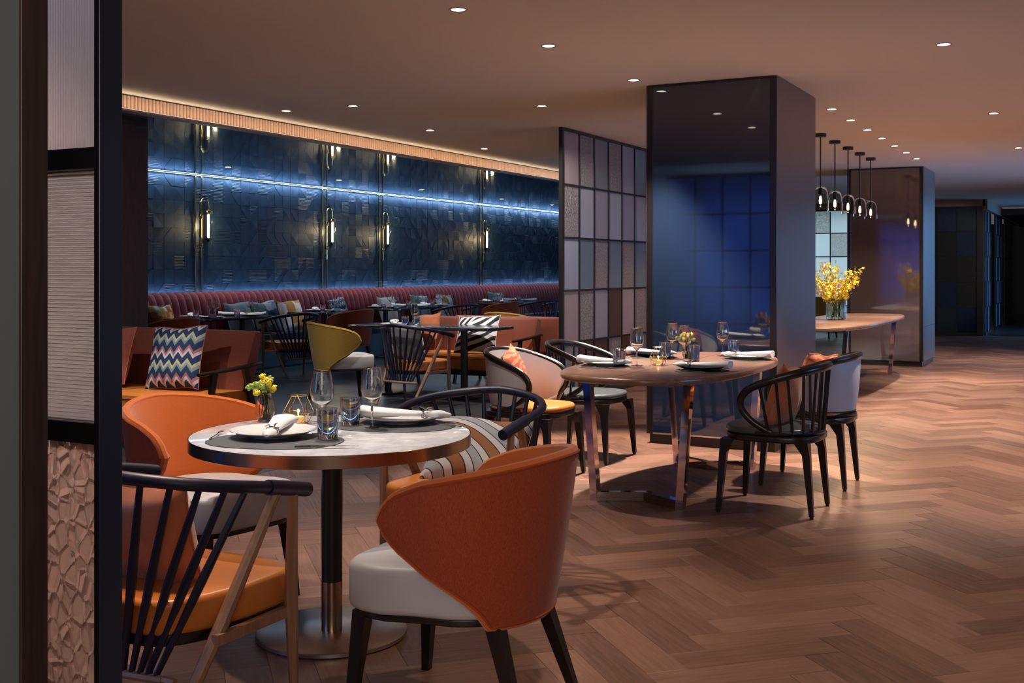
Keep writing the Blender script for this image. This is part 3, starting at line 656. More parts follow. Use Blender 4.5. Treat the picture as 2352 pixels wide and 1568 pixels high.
# ------------------------------------------------------------------ seats
def tubplan(s, z):
    a = abs(s); sg = 1 if s >= 0 else -1; A, B, Lf = .312, .285, .135
    if a < .66: ph = a / .66 * PI / 2; x, y = A * math.sin(ph), -B * math.cos(ph)
    else: k = (a - .66) / .34; x, y = A * (1 + .02 * k), k * Lf
    fl = max(0, (z - .33) / .5); x *= .90 + .16 * fl; y = (y - .02) * (.92 + .12 * fl) - .05 * fl * max(0, 1 - a * 1.2)
    return sg * x, y
def tubz(s):
    a = abs(s); zt = .805 - .135 * a ** 1.6; zb = .33 if a < .36 else .33 + .255 * ((a - .36) / .64) ** .64
    if a > .84: q = math.sqrt(max(0, 1 - ((a - .84) / .16) ** 2)); m = (zt + zb) / 2; h = (zt - zb) / 2; zt, zb = m + h * q, m - h * q
    return zb, zt
def make_tub(outer, inner, pipe, seat):
    r = empty('tub_chair'); ns, nz, th = 40, 8, .034; O, I = [], []
    for i in range(ns + 1):
        s = -1 + 2 * i / ns; zb, zt = tubz(s); ro, ri = [], []
        for j in range(nz + 1):
            z = zb + (zt - zb) * j / nz; x, y = tubplan(s, z)
            x2, y2 = tubplan(min(1, s + .02), z); x1, y1 = tubplan(max(-1, s - .02), z); tx, ty = x2 - x1, y2 - y1; l = math.hypot(tx, ty) or 1
            nx, ny = -ty / l, tx / l; bl = 4 * (j / nz) * (1 - j / nz) * .012
            ro.append((x - nx * bl * .4, y - ny * bl * .4, z)); ri.append((x + nx * (th + bl), y + ny * (th + bl), z))
        O.append(ro); I.append(ri)
    MB().grid(O).build('backrest', outer, r); MB().grid([q[::-1] for q in I]).build('lining', inner, r)
    mid = lambda a, b: tuple((p + q) / 2 for p, q in zip(a, b))
    loop = [mid(O[i][nz], I[i][nz]) for i in range(ns + 1)] + [mid(O[i][0], I[i][0]) for i in range(ns, -1, -1)]
    loop = [p for k, p in enumerate(loop) if k == 0 or (Vector(p) - Vector(loop[k - 1])).length > .002]
    MB().tube(loop, th / 2, 8, closed=True).build('rolled_edge', inner, r)
    pl_ = [tuple(O[i][nz]) for i in range(ns + 1)] + [O[i][0] for i in range(ns, -1, -1)]
    pl_ = [p for k, p in enumerate(pl_) if k == 0 or (Vector(p) - Vector(pl_[k - 1])).length > .002]
    MB().tube(pl_, .005, 5, closed=True).build('piping', pipe, r)
    o = []
    for x, y in superell(.268, .272, 4.5, 48, 0, .035):
        lim = .268 if y > .10 else (.268 - .034 * min(1, (.10 - y) / .08))
        if y < -.02: lim = min(lim, .234 * math.sqrt(max(.02, 1 - ((-.02 - y) / .222) ** 2)))
        o.append((max(-lim, min(lim, x)), y))
    MB().slab(o, .335, .475, .022, .008).build('seat', seat, r)
    MB().slab([(x * .93, y * .93) for x, y in o], .315, .337, .004).build('seat_frame', M['blackwood'], r)
    for sx in (-1, 1):
        MB().taper((sx * .205, .235, .33), .024, .024, (sx * .235, .265, 0), .013, .013).build('leg', M['espresso'], r)
        MB().taper((sx * .165, -.185, .33), .024, .024, (sx * .205, -.295, 0), .013, .013).build('leg', M['espresso'], r)
    return r
def make_spindle():
    r = empty('spindle_armchair')
    def rail(t):  # t -1..1
        a = abs(t); sg = 1 if t > 0 else -1
        if a < .60: ph = a / .60 * PI / 2; x, y = .325 * math.sin(ph), -.03 - .275 * math.cos(ph)
        else: k = (a - .60) / .40; x, y = .325 - .012 * k, -.03 + .28 * k
        z = .80 - .115 * a ** 1.3; return (sg * x, y, z)
    MB().tube([rail(-.80 + 1.6 * k / 30) for k in range(31)], .0185, 10).build('top_rail', M['navy'], r)
    for sg in (-1, 1): MB().tube([rail(sg * (.73 + .27 * k / 5)) for k in range(6)], .0225, 12).build('arm_end', M['navy'], r)
    MB().tube([(-.19, -.215, .235), (0, -.235, .235), (.19, -.215, .235)], .013, 8).build('lower_rail', M['ashx'], r)
    for k in range(13):
        t = (k - 6) / 6; p = rail(t * .60); q = (t * .165, -.232 + .015 * abs(t), .24)
        MB().tube([p, tuple((a + b) / 2 for a, b in zip(p, q)), q], [.0088, .0138, .0088], 8).build('spindle', M['navy'], r)
    for sg in (-1, 1):
        a = rail(sg * .90); MB().tube([a, (sg * .300, a[1] + .01, .38), (sg * .298, a[1] + .03, 0)], [.015, .021, .012], 9).build('leg', M['ash'], r)
        b = rail(sg * .80); MB().tube([b, (sg * .275, -.08, .36), (sg * .235, -.30, 0)], [.015, .021, .012], 9).build('leg', M['ash'], r)
        MB().tube([(sg * .235, -.215, .236), (sg * .19, -.215, .236)], .011, 6).build('rail_joint', M['ash'], r)
        MB().box(sg * .288 - .012, sg * .288 + .012, -.12, .20, .315, .345).build('side_rail', M['ash'], r, False)
    o = superell(.275, .265, 5, 40, 0, .035); o = [(x * (1 if y > 0 else 1 + .30 * y / .27), y) for x, y in o]
    MB().slab([(x * .96, y * .96) for x, y in o], .315, .348, .006).build('seat_frame', M['espresso'], r)
    MB().slab(o, .345, .445, .018, .006).build('seat', M['orange_lea'], r)
    return r
def railpath(n=48):
    half = [(0, -.285, .815), (.09, -.28, .813), (.17, -.245, .805), (.235, -.185, .790), (.27, -.10, .765), (.285, -.01, .735), (.288, .07, .700), (.282, .115, .655), (.275, .125, .605), (.268, .105, .560), (.262, .06, .515), (.255, .0, .478), (.250, -.04, .462)]
    P = [(-x, y, z) for x, y, z in half[:0:-1]] + half; P = [Vector(p) for p in P]; out = []
    for i in range(len(P) - 1):
        p0, p1, p2, p3 = P[max(i - 1, 0)], P[i], P[i + 1], P[min(i + 2, len(P) - 1)]
        for k in range(3):
            t = k / 3; out.append(.5 * ((2 * p1) + (p2 - p0) * t + (2 * p0 - 5 * p1 + 4 * p2 - p3) * t * t + (3 * p1 - 3 * p2 + p3 - p0) * t ** 3))
    out.append(P[-1]); return out
def make_black(kind, seatm):
    r = empty('barrel_chair' if kind == 'shell' else 'slatted_chair'); P = railpath()
    MB().tube(P, [.013 + .006 * max(0, math.sin(PI * k / (len(P) - 1))) for k in range(len(P))], 10, flat=1.25).build('top_rail', M['blackwood'], r)
    def ringpt(ph, a, b, z): return (a * math.sin(ph), -b * math.cos(ph), z)
    o = superell(.262, .262, 3.2, 40, 0, -.005)
    MB().slab(o, .405, .440, .008).build('seat_frame', M['blackwood'], r)
    MB().tube([ringpt(-PI * .56 + PI * 1.12 * k / 24, .252, .262, .452) for k in range(25)], .013, 8).build('back_base', M['blackwood'], r)
    MB().slab(superell(.250, .250, 2.9, 40, 0, .015), .440, .478, .018, .016).build('seat', seatm, r)
    if kind == 'slats':
        for k in range(13):
            ph = (k - 6) / 6 * PI * .47; q = ringpt(ph, .252, .262, .452)
            best = min(P[9:-9], key=lambda p: abs(math.atan2(p.x, -p.y + .02) - ph * 1.05) + (0 if p.z > .68 else 5))
            MB().tube([best, q], [.008, .0095], 6, flat=1.4).build('spindle', M['blackwood'], r)
    else:
        i0, i1 = 2, len(P) - 3; O, I = [], []; ns = i1 - i0
        for i in range(i0, i1 + 1):
            p = P[i]; f = (i - i0) / ns * 2 - 1
            a = abs(f); zt = p.z - .004; zb = .47
            ph = math.atan2(p.x, -p.y); b = Vector(ringpt(max(-PI * .60, min(PI * .60, ph)), .252, .262, zb))
            ro, ri = [], []
            for j in range(9):
                t = j / 8; q = b.lerp(p, t); n = Vector((-q.x, -q.y - .0, 0)).normalized(); bulge = .016 * math.sin(PI * t)
                ro.append(tuple(q - n * (.006 + bulge * .5))); ri.append(tuple(q + n * (.020 + bulge)))
            O.append(ro); I.append(ri)
        MB().grid(O).build('backrest', M['cream_lea'], r); MB().grid([q[::-1] for q in I]).build('lining', M['cream_lea'], r)
        MB().tube([Vector(q[0]) + Vector((0, 0, .004)) for q in O], .004, 5).build('piping', M['black'], r)
        MB().tube([Vector(q[8]) - Vector((0, 0, .02)) for q in I], .003, 5).build('piping', M['black'], r)
    for sx in (-1, 1):
        for (x0, y0, x1, y1) in ((.215, .205, .262, .255), (.170, -.185, .195, -.245)):
            mb = MB(); mb.taper((sx * (x0 + x1) / 2 * 1.0, (y0 + y1) / 2 * 1.0, .34), .021, .021, (sx * x1, y1, .012), .0125, .0125)
            mb.hexa([(sx * (x0 + x1) / 2 + a * .021, (y0 + y1) / 2 + b * .021, .34) for a, b in ((-1, -1), (1, -1), (1, 1), (-1, 1))] + [(sx * x0 + a * .040, y0 + b * .040, .412) for a, b in ((-1, -1), (1, -1), (1, 1), (-1, 1))])
            mb.box(sx * x1 - .009, sx * x1 + .009, y1 - .009, y1 + .009, 0, .012).build('leg', M['blackwood'], r, False)
    return r
def pillow(w, h, t, seed, m, name='scatter_cushion', pipe=None):
    rr = random.Random(seed); n = 16; F, B = [], []; ph = [rr.uniform(0, 6) for _ in range(6)]
    for i in range(n + 1):
        a, b = [], []
        for j in range(n + 1):
            u, v = -1 + 2 * i / n, -1 + 2 * j / n
            th = t / 2 * max(0, (1 - u ** 2) * (1 - v ** 2)) ** .38 * (1 + .05 * math.sin(3 * u + ph[0]) + .05 * math.sin(4 * v + ph[1]))
            x = u * w / 2 * (1 - .07 * (1 - v * v)); z = v * h / 2 * (1 - .07 * (1 - u * u)) + .006 * math.sin(5 * u + ph[2])
            wr = .004 * math.sin(9 * u + 4 * v + ph[3]) * (1 - u * u) * (1 - v * v)
            a.append((x, -th + wr, z)); b.append((x, th + wr, z))
        F.append(a); B.append(b)
    mb = MB(); mb.grid(F, uv=lambda a, b: (a, b)); mb.grid([q[::-1] for q in B], uv=lambda a, b: (a, 1 - b))
    o = mb.build(name, m, None, True, 80)
    if pipe:
        e = [F[i][0] for i in range(n)] + [F[n][j] for j in range(n)] + [F[i][n] for i in range(n, 0, -1)] + [F[0][j] for j in range(n, 0, -1)]
        MB().tube(e, .004, 5, closed=True).build('piping', pipe, o)
    return o
def put_pillow(o, loc, rz, tilt, roll, label, group=None, h=None):
    o.rotation_euler = Euler((tilt, roll, rz), 'XYZ'); o.location = loc; return tag(o, label, 'cushion', group)

# round table group
tubA = make_tub(M['orange_out'], M['orange_in'], M['orange_pipe'], M['white_lea'])
tubA.location = (-1.75, 2.97, 0); tubA.rotation_euler = (0, 0, FnX + math.radians(3)); tag(tubA, 'orange woven tub chair with white seat seen from behind, nearest the camera', 'chair', 'tub chairs')
dup(tubA, (-3.26, 3.46, 0), FX - math.radians(8), 'orange tub chair with white seat showing its smooth inside, left of marble table', 'tub chairs')
spA = make_spindle()
spA.location = (-2.45, 2.44, 0); tag(spA, 'navy spindle armchair with orange seat in the near left corner, back to camera', 'chair', 'navy spindle chairs')
dup(spA, (-2.45, 4.18, 0), FnY, 'navy spindle armchair behind the marble table facing the camera', 'navy spindle chairs')
# oval table group
bc = make_black('shell', M['orange_lea']); bc.location = (-3.32, 6.50, 0); bc.rotation_euler = (0, 0, FX); tag(bc, 'cream barrel chair with black rail and orange seat left of the oval table', 'chair', 'barrel chairs')
dup(bc, (-1.65, 7.15, 0), FnX, 'cream barrel chair with black rail seen from behind, right of oval table', 'barrel chairs')
sc_ = make_black('slats', M['grey_lea']); sc_.location = (-1.65, 6.28, 0); sc_.rotation_euler = (0, 0, FnX); tag(sc_, 'black slatted chair with grey seat at the near right of the oval table', 'chair', 'black slatted chairs')
dup(sc_, (-3.30, 7.36, 0), FX, 'black slatted chair with grey seat beside the glass screen, far left of oval table', 'black slatted chairs')
# dining bay
mus = make_tub(M['mustard'], M['mustard_in'], M['mustard'], M['white_lea'])
mus.location = (-6.98, 9.35, 0); mus.rotation_euler = (0, 0, math.radians(-38)); tag(mus, 'mustard tub chair with white seat in the middle of the dining bay', 'chair', 'tub chairs')
dup(mus, (-6.75, 12.6, 0), FY, 'mustard tub chair back seen above the orange sofa with the striped cushion', 'tub chairs')
dup(mus, (-6.65, 14.9, 0), FY, 'mustard tub chair partly hidden by the left edge of the glass screen', 'tub chairs')
dup(mus, (-4.95, 22.3, 0), FY, 'mustard tub chair far behind the long table, before the pale lit panes', 'tub chairs')
dup(spA, (-6.16, 9.45, 0), math.radians(-8), 'navy spindle armchair right of the mustard chair, holding a grey cushion', 'navy spindle chairs')
for (x, y, a, lb) in ((-9.10, 11.15, FnX - .35, 'navy spindle armchair left of the mustard chair, at the first banquette table'), (-9.1, 15.25, FnX - .3, 'navy spindle armchair at the middle banquette table, beyond the dark table'), (-9.1, 18.2, FnX - .3, 'navy spindle armchair at the farthest banquette table by the screen')):
    dup(spA, (x, y, 0), a, lb, 'navy spindle chairs')
for (x, y, lb) in ((-9.3, 9.25, 'rust tub chair back beside the dark wood panel, behind the first sofa'), (-9.1, 12.35, 'rust tub chair back right behind the mustard chair'), (-9.1, 16.6, 'rust tub chair back at the banquette above the far mustard chair')):
    dup(tubA, (x, y, 0), FnX - .15, lb, 'tub chairs')

# sofas
def make_sofa(Ls, seatm, backm, sidem, ncush=2, ht=.87):
    r = empty('sofa'); h = Ls / 2     # local +y faces forward, origin centre, back at -y
    for k in range(ncush):
        a = -h + Ls * k / ncush; b = a + Ls / ncush
        mb = MB(); z0, z1 = .40, ht; y0b, y0t, y1b, y1t = -.30, -.40, -.16, -.29; e = .004; bb = .014
        def sec(x, ins):
            return [(x, y0b + ins, z0 + ins), (x, y1b - ins, z0 + ins), (x, (y1b + y1t) / 2 + .012 - ins, (z0 + z1) / 2), (x, y1t + .0 - ins, z1 - .03 - ins), (x, y1t - .025, z1 - ins), (x, y0t + .02, z1 - ins), (x, y0t + ins, z1 - .03 - ins)]
        S = [sec(a + e, bb), sec(a + e + bb, 0), sec(b - e - bb, 0), sec(b - e, bb)]; n = 7
        fs = [(i * n + k2, i * n + (k2 + 1) % n, (i + 1) * n + (k2 + 1) % n, (i + 1) * n + k2) for i in range(3) for k2 in range(n)] + [tuple(range(n)), tuple(3 * n + q for q in range(n - 1, -1, -1))]
        mb.add([v for s_ in S for v in s_], [f[::-1] for f in fs]); mb.build('back_cushion', backm, r, True, 50)
    mb = MB()
    for k in range(1):
        n = 9; prof = [(-.25, .26), (.36, .26), (.385, .275), (.39, .30), (.385, .41), (.365, .430), (.32, .437), (-.25, .425)]
        vs = [(x, y, z) for x in (-h + .004, h - .004) for y, z in prof]; m_ = len(prof)
        mb.add(vs, [tuple(range(m_ - 1, -1, -1)), tuple(range(m_, 2 * m_))] + [(i, (i + 1) % m_, m_ + (i + 1) % m_, m_ + i) for i in range(m_)])
    mb.build('seat', seatm, r, True, 30)
    MB().tube([(-h, .388, .385), (h, .388, .385)], .005, 6).build('piping', M['orange_pipe'], r)
    for q in range(1, ncush): MB().tube([(-h + Ls * q / ncush, -.15, .428), (-h + Ls * q / ncush, .34, .438), (-h + Ls * q / ncush, .386, .40), (-h + Ls * q / ncush, .389, .28)], .003, 5).build('seam', M['orange_pipe'], r)
    MB().box(-h + .04, h - .04, -.28, .30, .20, .26).build('base_frame', M['black'], r, False)
    for sx in (-1, 1):
        x = sx * (h + .028)
        MB().tube([(x, .33, .585), (x, .0, .60), (x, -.34, .622)], [.021, .027, .022], 10, flat=.62).build('arm', M['espresso'], r)
        MB().taper((x, .17, .585), .014, .027, (x, .285, 0), .012, .020).build('leg', M['espresso'], r)
        MB().taper((x, -.16, .60), .014, .027, (x, -.34, 0), .012, .020).build('leg', M['espresso'], r)
        MB().box(x - .012, x + .012, -.26, .25, .20, .245).build('side_rail', M['espresso'], r, False)
        MB().box(sx * h - (0 if sx > 0 else .002), sx * h + (.002 if sx > 0 else 0), -.29, -.17, .42, .80).build('side_panel', sidem, r, False) if False else None
    return r
sofa = make_sofa(1.56, M['orange_lea'], M['rust_sofa'], M['rust_side']); sofa.location = (-6.60, 6.38, 0); sofa.rotation_euler = (0, 0, PI)
tag(sofa, 'rust sofa with orange seat and chevron cushion at the left of the dining bay', 'sofa', 'rust sofas')
sofb = make_sofa(1.56, M['orange_lea'], M['rust_sofa'], M['rust_side'], 2, .81); sofb.location = (-6.36, 10.78, 0); sofb.rotation_euler = (0, 0, PI); tag(sofb,  'rust sofa with orange seat and black and white striped cushion', 'sofa', 'rust sofas')
dup(sofb, (-6.05, 11.75, 0), 0.0, 'rust sofa turned away, its back showing against the left edge of the screen', 'rust sofas')

# ------------------------------------------------------------------ tables
def round_table():
    r = empty('round_table', (-2.53, 3.33, 0), 0, 'round marble-topped table with steel rim on a black pedestal', 'table')
    R = .515; n = 72; circ = [(R * math.cos(2 * PI * k / n), R * math.sin(2 * PI * k / n)) for k in range(n)]
    MB().slab([(x * .994, y * .994) for x, y in circ], .715, .745, .002).build('tabletop', M['marble'], r, True, 30)
    MB().lathe([(R - .001, .7452), (R, .744), (R, .702), (R - .004, .700), (R - .02, .700), (R - .02, .712)], 72).build('metal_rim', M['champagne_brushed'], r)
    MB().lathe([(0, .7), (.16, .7), (.16, .69), (.04, .69), (.038, .20)], 32).build('column', M['black'], r)
    MB().lathe([(.0385, .20), (.0385, .02)], 32).build('column_sleeve', M['champagne'], r)
    MB().lathe([(0, .021), (.272, .021), (.277, .018), (.277, .006), (.270, .001), (0, .001)], 64).build('base', M['brushed'], r)
    return r
M['champagne_brushed'] = mat('champagne_brushed', (.50, .36, .26), .24, 1.0)
round_table()
def oval_table(cx, cy, a, b, frames, label, wood1, p=2.75, legx=.26):
    r = empty('oval_table', (cx, cy, 0), 0, label, 'table'); out = superell(a, b, p, 72)
    MB().slab(out, .722, .762, .017, steps=4).build('tabletop', wood1, r, True, 30)
    MB().box(-.0015, .0015, -b * .93, b * .93, .7615, .7628).build('inlay_line', M['blackwood'], r, False)
    MB().box(-.20, .20, -b * .62, b * .62, .700, .722).build('underframe', M['black'], r, False)
    for fy, sg in frames:
        fr = MB(); w0, d0 = .030, .022
        for sx in (-1, 1):
            x0, x1 = sx * legx, sx * (legx + .05)
            fr.hexa([(x0 - d0, fy - w0, 0.0), (x0 + d0, fy - w0, 0.0), (x0 + d0, fy + w0, 0.0), (x0 - d0, fy + w0, 0.0),
                     (x1 - d0, fy - w0, .70), (x1 + d0, fy - w0, .70), (x1 + d0, fy + w0, .70), (x1 - d0, fy + w0, .70)])
            (xa, ya), (xb, yb) = (sx * (legx - d0), fy), (0, fy + sg * .13)
            P4 = [(xa, ya - w0), (xb, yb - w0), (xb, yb + w0), (xa, ya + w0)]
            if sx > 0: P4 = [P4[1], P4[0], P4[3], P4[2]]
            fr.hexa([(x, y, .002) for x, y in P4] + [(x, y, .052) for x, y in P4])
        fr.box(-legx - .05, legx + .05, fy - w0, fy + w0, .695, .7215)
        fr.build('leg_frame', M['mirror_leg'], r, False)
    return r
M['walnut'] = wood('walnut_top', (.30, .155, .095), (.15, .075, .045), 'x', .30, 1.2, coat=.3)
M['walnut2'] = wood('pale_walnut_top', (.40, .22, .14), (.22, .11, .07), 'x', .30, 1.2, coat=.3)
oval_table(-2.38, 6.66, .53, 1.06, ((-.66, 1), (.76, -1)), 'oval walnut table with mirrored metal leg frames before the blue pillar', M['walnut'])
oval_table(-2.72, 13.45, .50, 2.05, ((-1.45, 1), (1.55, -1)), 'long pale walnut table holding the yellow orchid vase under the pendants', M['walnut2'], 3.6)
def dark_table(x0, x1, y0, y1, poles, label):
    cx, cy = (x0 + x1) / 2, (y0 + y1) / 2; r = empty('dining_table', (cx, cy, 0), 0, label, 'table', 'dark stone dining tables')
    MB().slab(superell((x1 - x0) / 2, (y1 - y0) / 2, 9, 48), .722, .750, .003).build('tabletop', M['stone'], r, True, 30)
    for px, py in poles:
        MB().lathe([(0, .722), (.10, .722), (.10, .712), (.038, .712), (.038, .02)], 16, (px - cx, py - cy, 0)).build('pole', M['black'], r)
        MB().lathe([(.038, .022), (.20, .018), (.205, .010), (.20, .001)], 28, (px - cx, py - cy, 0)).build('base', M['black'], r)
dark_table(-7.30, -5.52, 9.80, 10.50, ((-5.98, 10.15), (-6.95, 10.15)), 'dark stone table between mustard chair and orange sofa')
BT = [(10.0, 11.45, 'at the left end of the banquette'), (12.35, 13.35, 'second along the banquette'), (14.0, 16.1, 'in the middle of the banquette'), (17.4, 19.3, 'farthest along the banquette')]
for y0, y1, d in BT: dark_table(-10.22, -9.52, y0, y1, ((-9.87, y0 + .35), (-9.87, y1 - .35)) if y1 - y0 > 1.2 else ((-9.87, (y0 + y1) / 2),), 'dark stone table ' + d)

# banquette
bq = empty('banquette', (0, 0, 0), 0, 'long rose-red channel-tufted banquette along the blue wall', 'banquette')
MB().slab([(-10.80, 9.6), (-10.17, 9.6), (-10.17, 24.2), (-10.80, 24.2)], .34, .455, .02).build('seat', M['banqseat'], bq)
MB().box(-10.80, -10.24, 9.6, 24.2, .0, .34).build('plinth', M['bluewall'], bq, False)
MB().box(-10.84, -10.76, 9.6, 24.2, .4, .99).build('back_board', M['banq'], bq, False)
prof = [(-10.60, .44), (-10.585, .60), (-10.60, .78), (-10.635, .92), (-10.675, 1.0), (-10.735, 1.04), (-10.79, 1.03), (-10.815, .97)]
g = []; wch = .127
for i in range(7):
    t = -1 + 2 * i / 6; dep = .030 * math.sqrt(max(0, 1 - t * t)) - .012
    row = []
    for k, (x, z) in enumerate(prof):
        a = prof[max(k - 1, 0)]; b = prof[min(k + 1, len(prof) - 1)]; tx, tz = b[0] - a[0], b[1] - a[1]; l = math.hypot(tx, tz); nx, nz = tz / l, -tx / l
        row.append((x + nx * dep, t * wch / 2, z + nz * dep))
    g.append(row)
mb = MB(); mb.grid(g); me = mb.mesh('channel', M['banq'], True, 60)
for k in range(114): inst(me, 'channel', bq, (0, 9.68 + k * wch, 0))
# cushions
pc = [(9.75, 'geo_grey', 'grey geometric cushion at the left end of the banquette'), (10.26, 'patch', 'mustard and rust patchwork cushion beside the grey geometric one'), (11.66, 'greycloth', 'plain grey cushion behind the first banquette table'),
      (12.2, 'leafgreen', 'green leaf print cushion behind the first banquette table'), (12.75, 'copperstripe', 'copper and cream block cushion between the first two banquette tables'), (13.9, 'chev', 'zigzag cushion behind the second banquette table'),
      (15.2, 'greycloth', 'plain grey cushion behind the middle banquette table'), (16.2, 'leafgreen', 'green leaf print cushion right end of middle banquette table'), (17.0, 'copperstripe', 'copper and cream block cushion right of middle banquette table'),
      (18.9, 'leafgreen', 'green leaf print cushion behind the farthest banquette table')]
for k, (y, m, lb) in enumerate(pc):
    o = pillow(.46, .46, .16, 20 + k, M[m]); put_pillow(o, (-10.41, y, .685), PI / 2 + R_.uniform(-.2, .2), -.30, R_.uniform(-.12, .12), lb, 'banquette cushions')
o = pillow(.50, .50, .17, 1, M['chev'], pipe=M['coral']); put_pillow(o, (-6.29, 6.33, .675), .12, -.30, -.05, 'navy, white and pink chevron cushion on the left rust sofa', 'sofa cushions')
o = pillow(.46, .46, .15, 2, M['coral'], pipe=M['tanorange']); put_pillow(o, (-6.93, 6.30, .665), -.15, -.32, -.1, 'coral cushion at the left end of the left rust sofa', 'sofa cushions')
o = pillow(.50, .44, .16, 3, M['stripe'], pipe=M['china']); put_pillow(o, (-6.10, 10.63, .640), .1, -.45, -.04, 'black and white striped cushion on the rust sofa behind the dark table', 'sofa cushions')
o = pillow(.44, .44, .15, 4, M['tanorange'], pipe=M['tanorange']); put_pillow(o, (-6.80, 10.64, .64), -.2, -.35, -.1, 'tan orange cushion left of the striped one on the same sofa', 'sofa cushions')
o = pillow(.44, .32, .17, 5, M['satin'], pipe=M['tanorange']); put_pillow(o, (-2.52, 2.38, .585), .05, .30, .04, 'orange satin cushion in the near left navy armchair', 'chair cushions')
o = pillow(.46, .34, .14, 6, M['leafpat']); put_pillow(o, (-2.42, 4.22, .56), .25, -.70, .05, 'white cushion with black curves in the armchair behind marble table', 'chair cushions')
o = pillow(.42, .40, .15, 7, M['greycloth']); put_pillow(o, (-6.17, 9.36, .62), -.14, .25, .05, 'plain grey cushion in the navy armchair beside the mustard chair', 'chair cushions')
o = pillow(.42, .36, .14, 8, M['dam'], pipe=M['tanorange']); put_pillow(o, (-3.42, 6.46, .65), -PI / 2 + .35, .30, .12, 'orange damask cushion in the cream barrel chair', 'chair cushions')
o = pillow(.36, .36, .14, 9, M['tanorange'], pipe=M['tanorange']); put_pillow(o, (-1.60, 6.30, .63), PI / 2 - .1, .25, .12, 'plain tan orange cushion in the near black slatted chair', 'chair cushions')
o = pillow(.38, .36, .14, 10, M['dam'], pipe=M['tanorange']); put_pillow(o, (-1.62, 7.10, .65), PI / 2 - .25, .30, .1, 'orange patterned cushion in the far right cream barrel chair', 'chair cushions')

# ------------------------------------------------------------------ table settings
def wineglass_mesh(h=.205):
    k = h / .205
    p = [(0, .0), (.033, .0), (.034, .0015), (.012, .004), (.0045, .008), (.0036, .05 * k), (.0045, .082 * k), (.014, .092 * k), (.031, .108 * k), (.0385, .128 * k), (.0385, .145 * k), (.034, .175 * k), (.0285, .205 * k),
         (.0278, .205 * k), (.0330, .175 * k), (.0374, .145 * k), (.0372, .128 * k), (.030, .1095 * k), (.013, .0945 * k), (0, .0895 * k)]
    return MB().lathe([(r * 1.12, z) for r, z in p], 28).mesh('wine_glass', M['glass'], True, 60)
WG = wineglass_mesh(.230)
TB = MB().lathe([(0, 0), (.033, 0), (.035, .002), (.0405, .106), (.0395, .106), (.0345, .018), (0, .016)], 28).mesh('tumbler', M['glass'], True, 50)
def rim_mesh(r, z): return MB().tube([(r * math.cos(2 * PI * k / 28), r * math.sin(2 * PI * k / 28), z) for k in range(28)], .0007, 5, closed=True).mesh('gold_rim', M['gold'])
WR, TR = rim_mesh(.0315, .230), rim_mesh(.0400, .106)
def plate_mesh(m, R=.148): return MB().lathe([(0, .004), (.062, .004), (.068, 0), (.072, 0), (.075, .004), (.118, .012), (R, .0235), (R, .0255), (.118, .016), (.074, .0085), (0, .008)], 48).mesh('plate', m, True, 50)
PW, PB = plate_mesh(M['china']), plate_mesh(M['blackchina'])
def placemat_mesh(): return MB().slab(superell(.195, .150, 2.3, 48), 0, .0025, .0008, steps=1).mesh('placemat', M['slate'], True, 30)
PM = placemat_mesh()
def fork_mesh():
    mb = MB(); mb.tube([(0, 0, .003), (0, .05, .004), (0, .11, .005), (0, .13, .007), (0, .145, .006)], [.0045, .0035, .0022, .004, .010], 8, flat=[.4, .4, .7, .4, .15])
    for x in (-.0075, -.0025, .0025, .0075): mb.tube([(x, .143, .006), (x, .165, .0045), (x, .19, .007)], [.0013, .0012, .0007], 5)
    return mb.mesh('fork', M['steel'])
def knife_mesh():
    mb = MB(); mb.tube([(0, 0, .004), (0, .05, .005), (0, .10, .004)], [.005, .006, .0045], 8, flat=.6); mb.tube([(0, .10, .004), (.001, .16, .004), (.004, .215, .0035)], [.0085, .0095, .003], 8, flat=.12); return mb.mesh('knife', M['steel'])
FK, KN = fork_mesh(), knife_mesh()
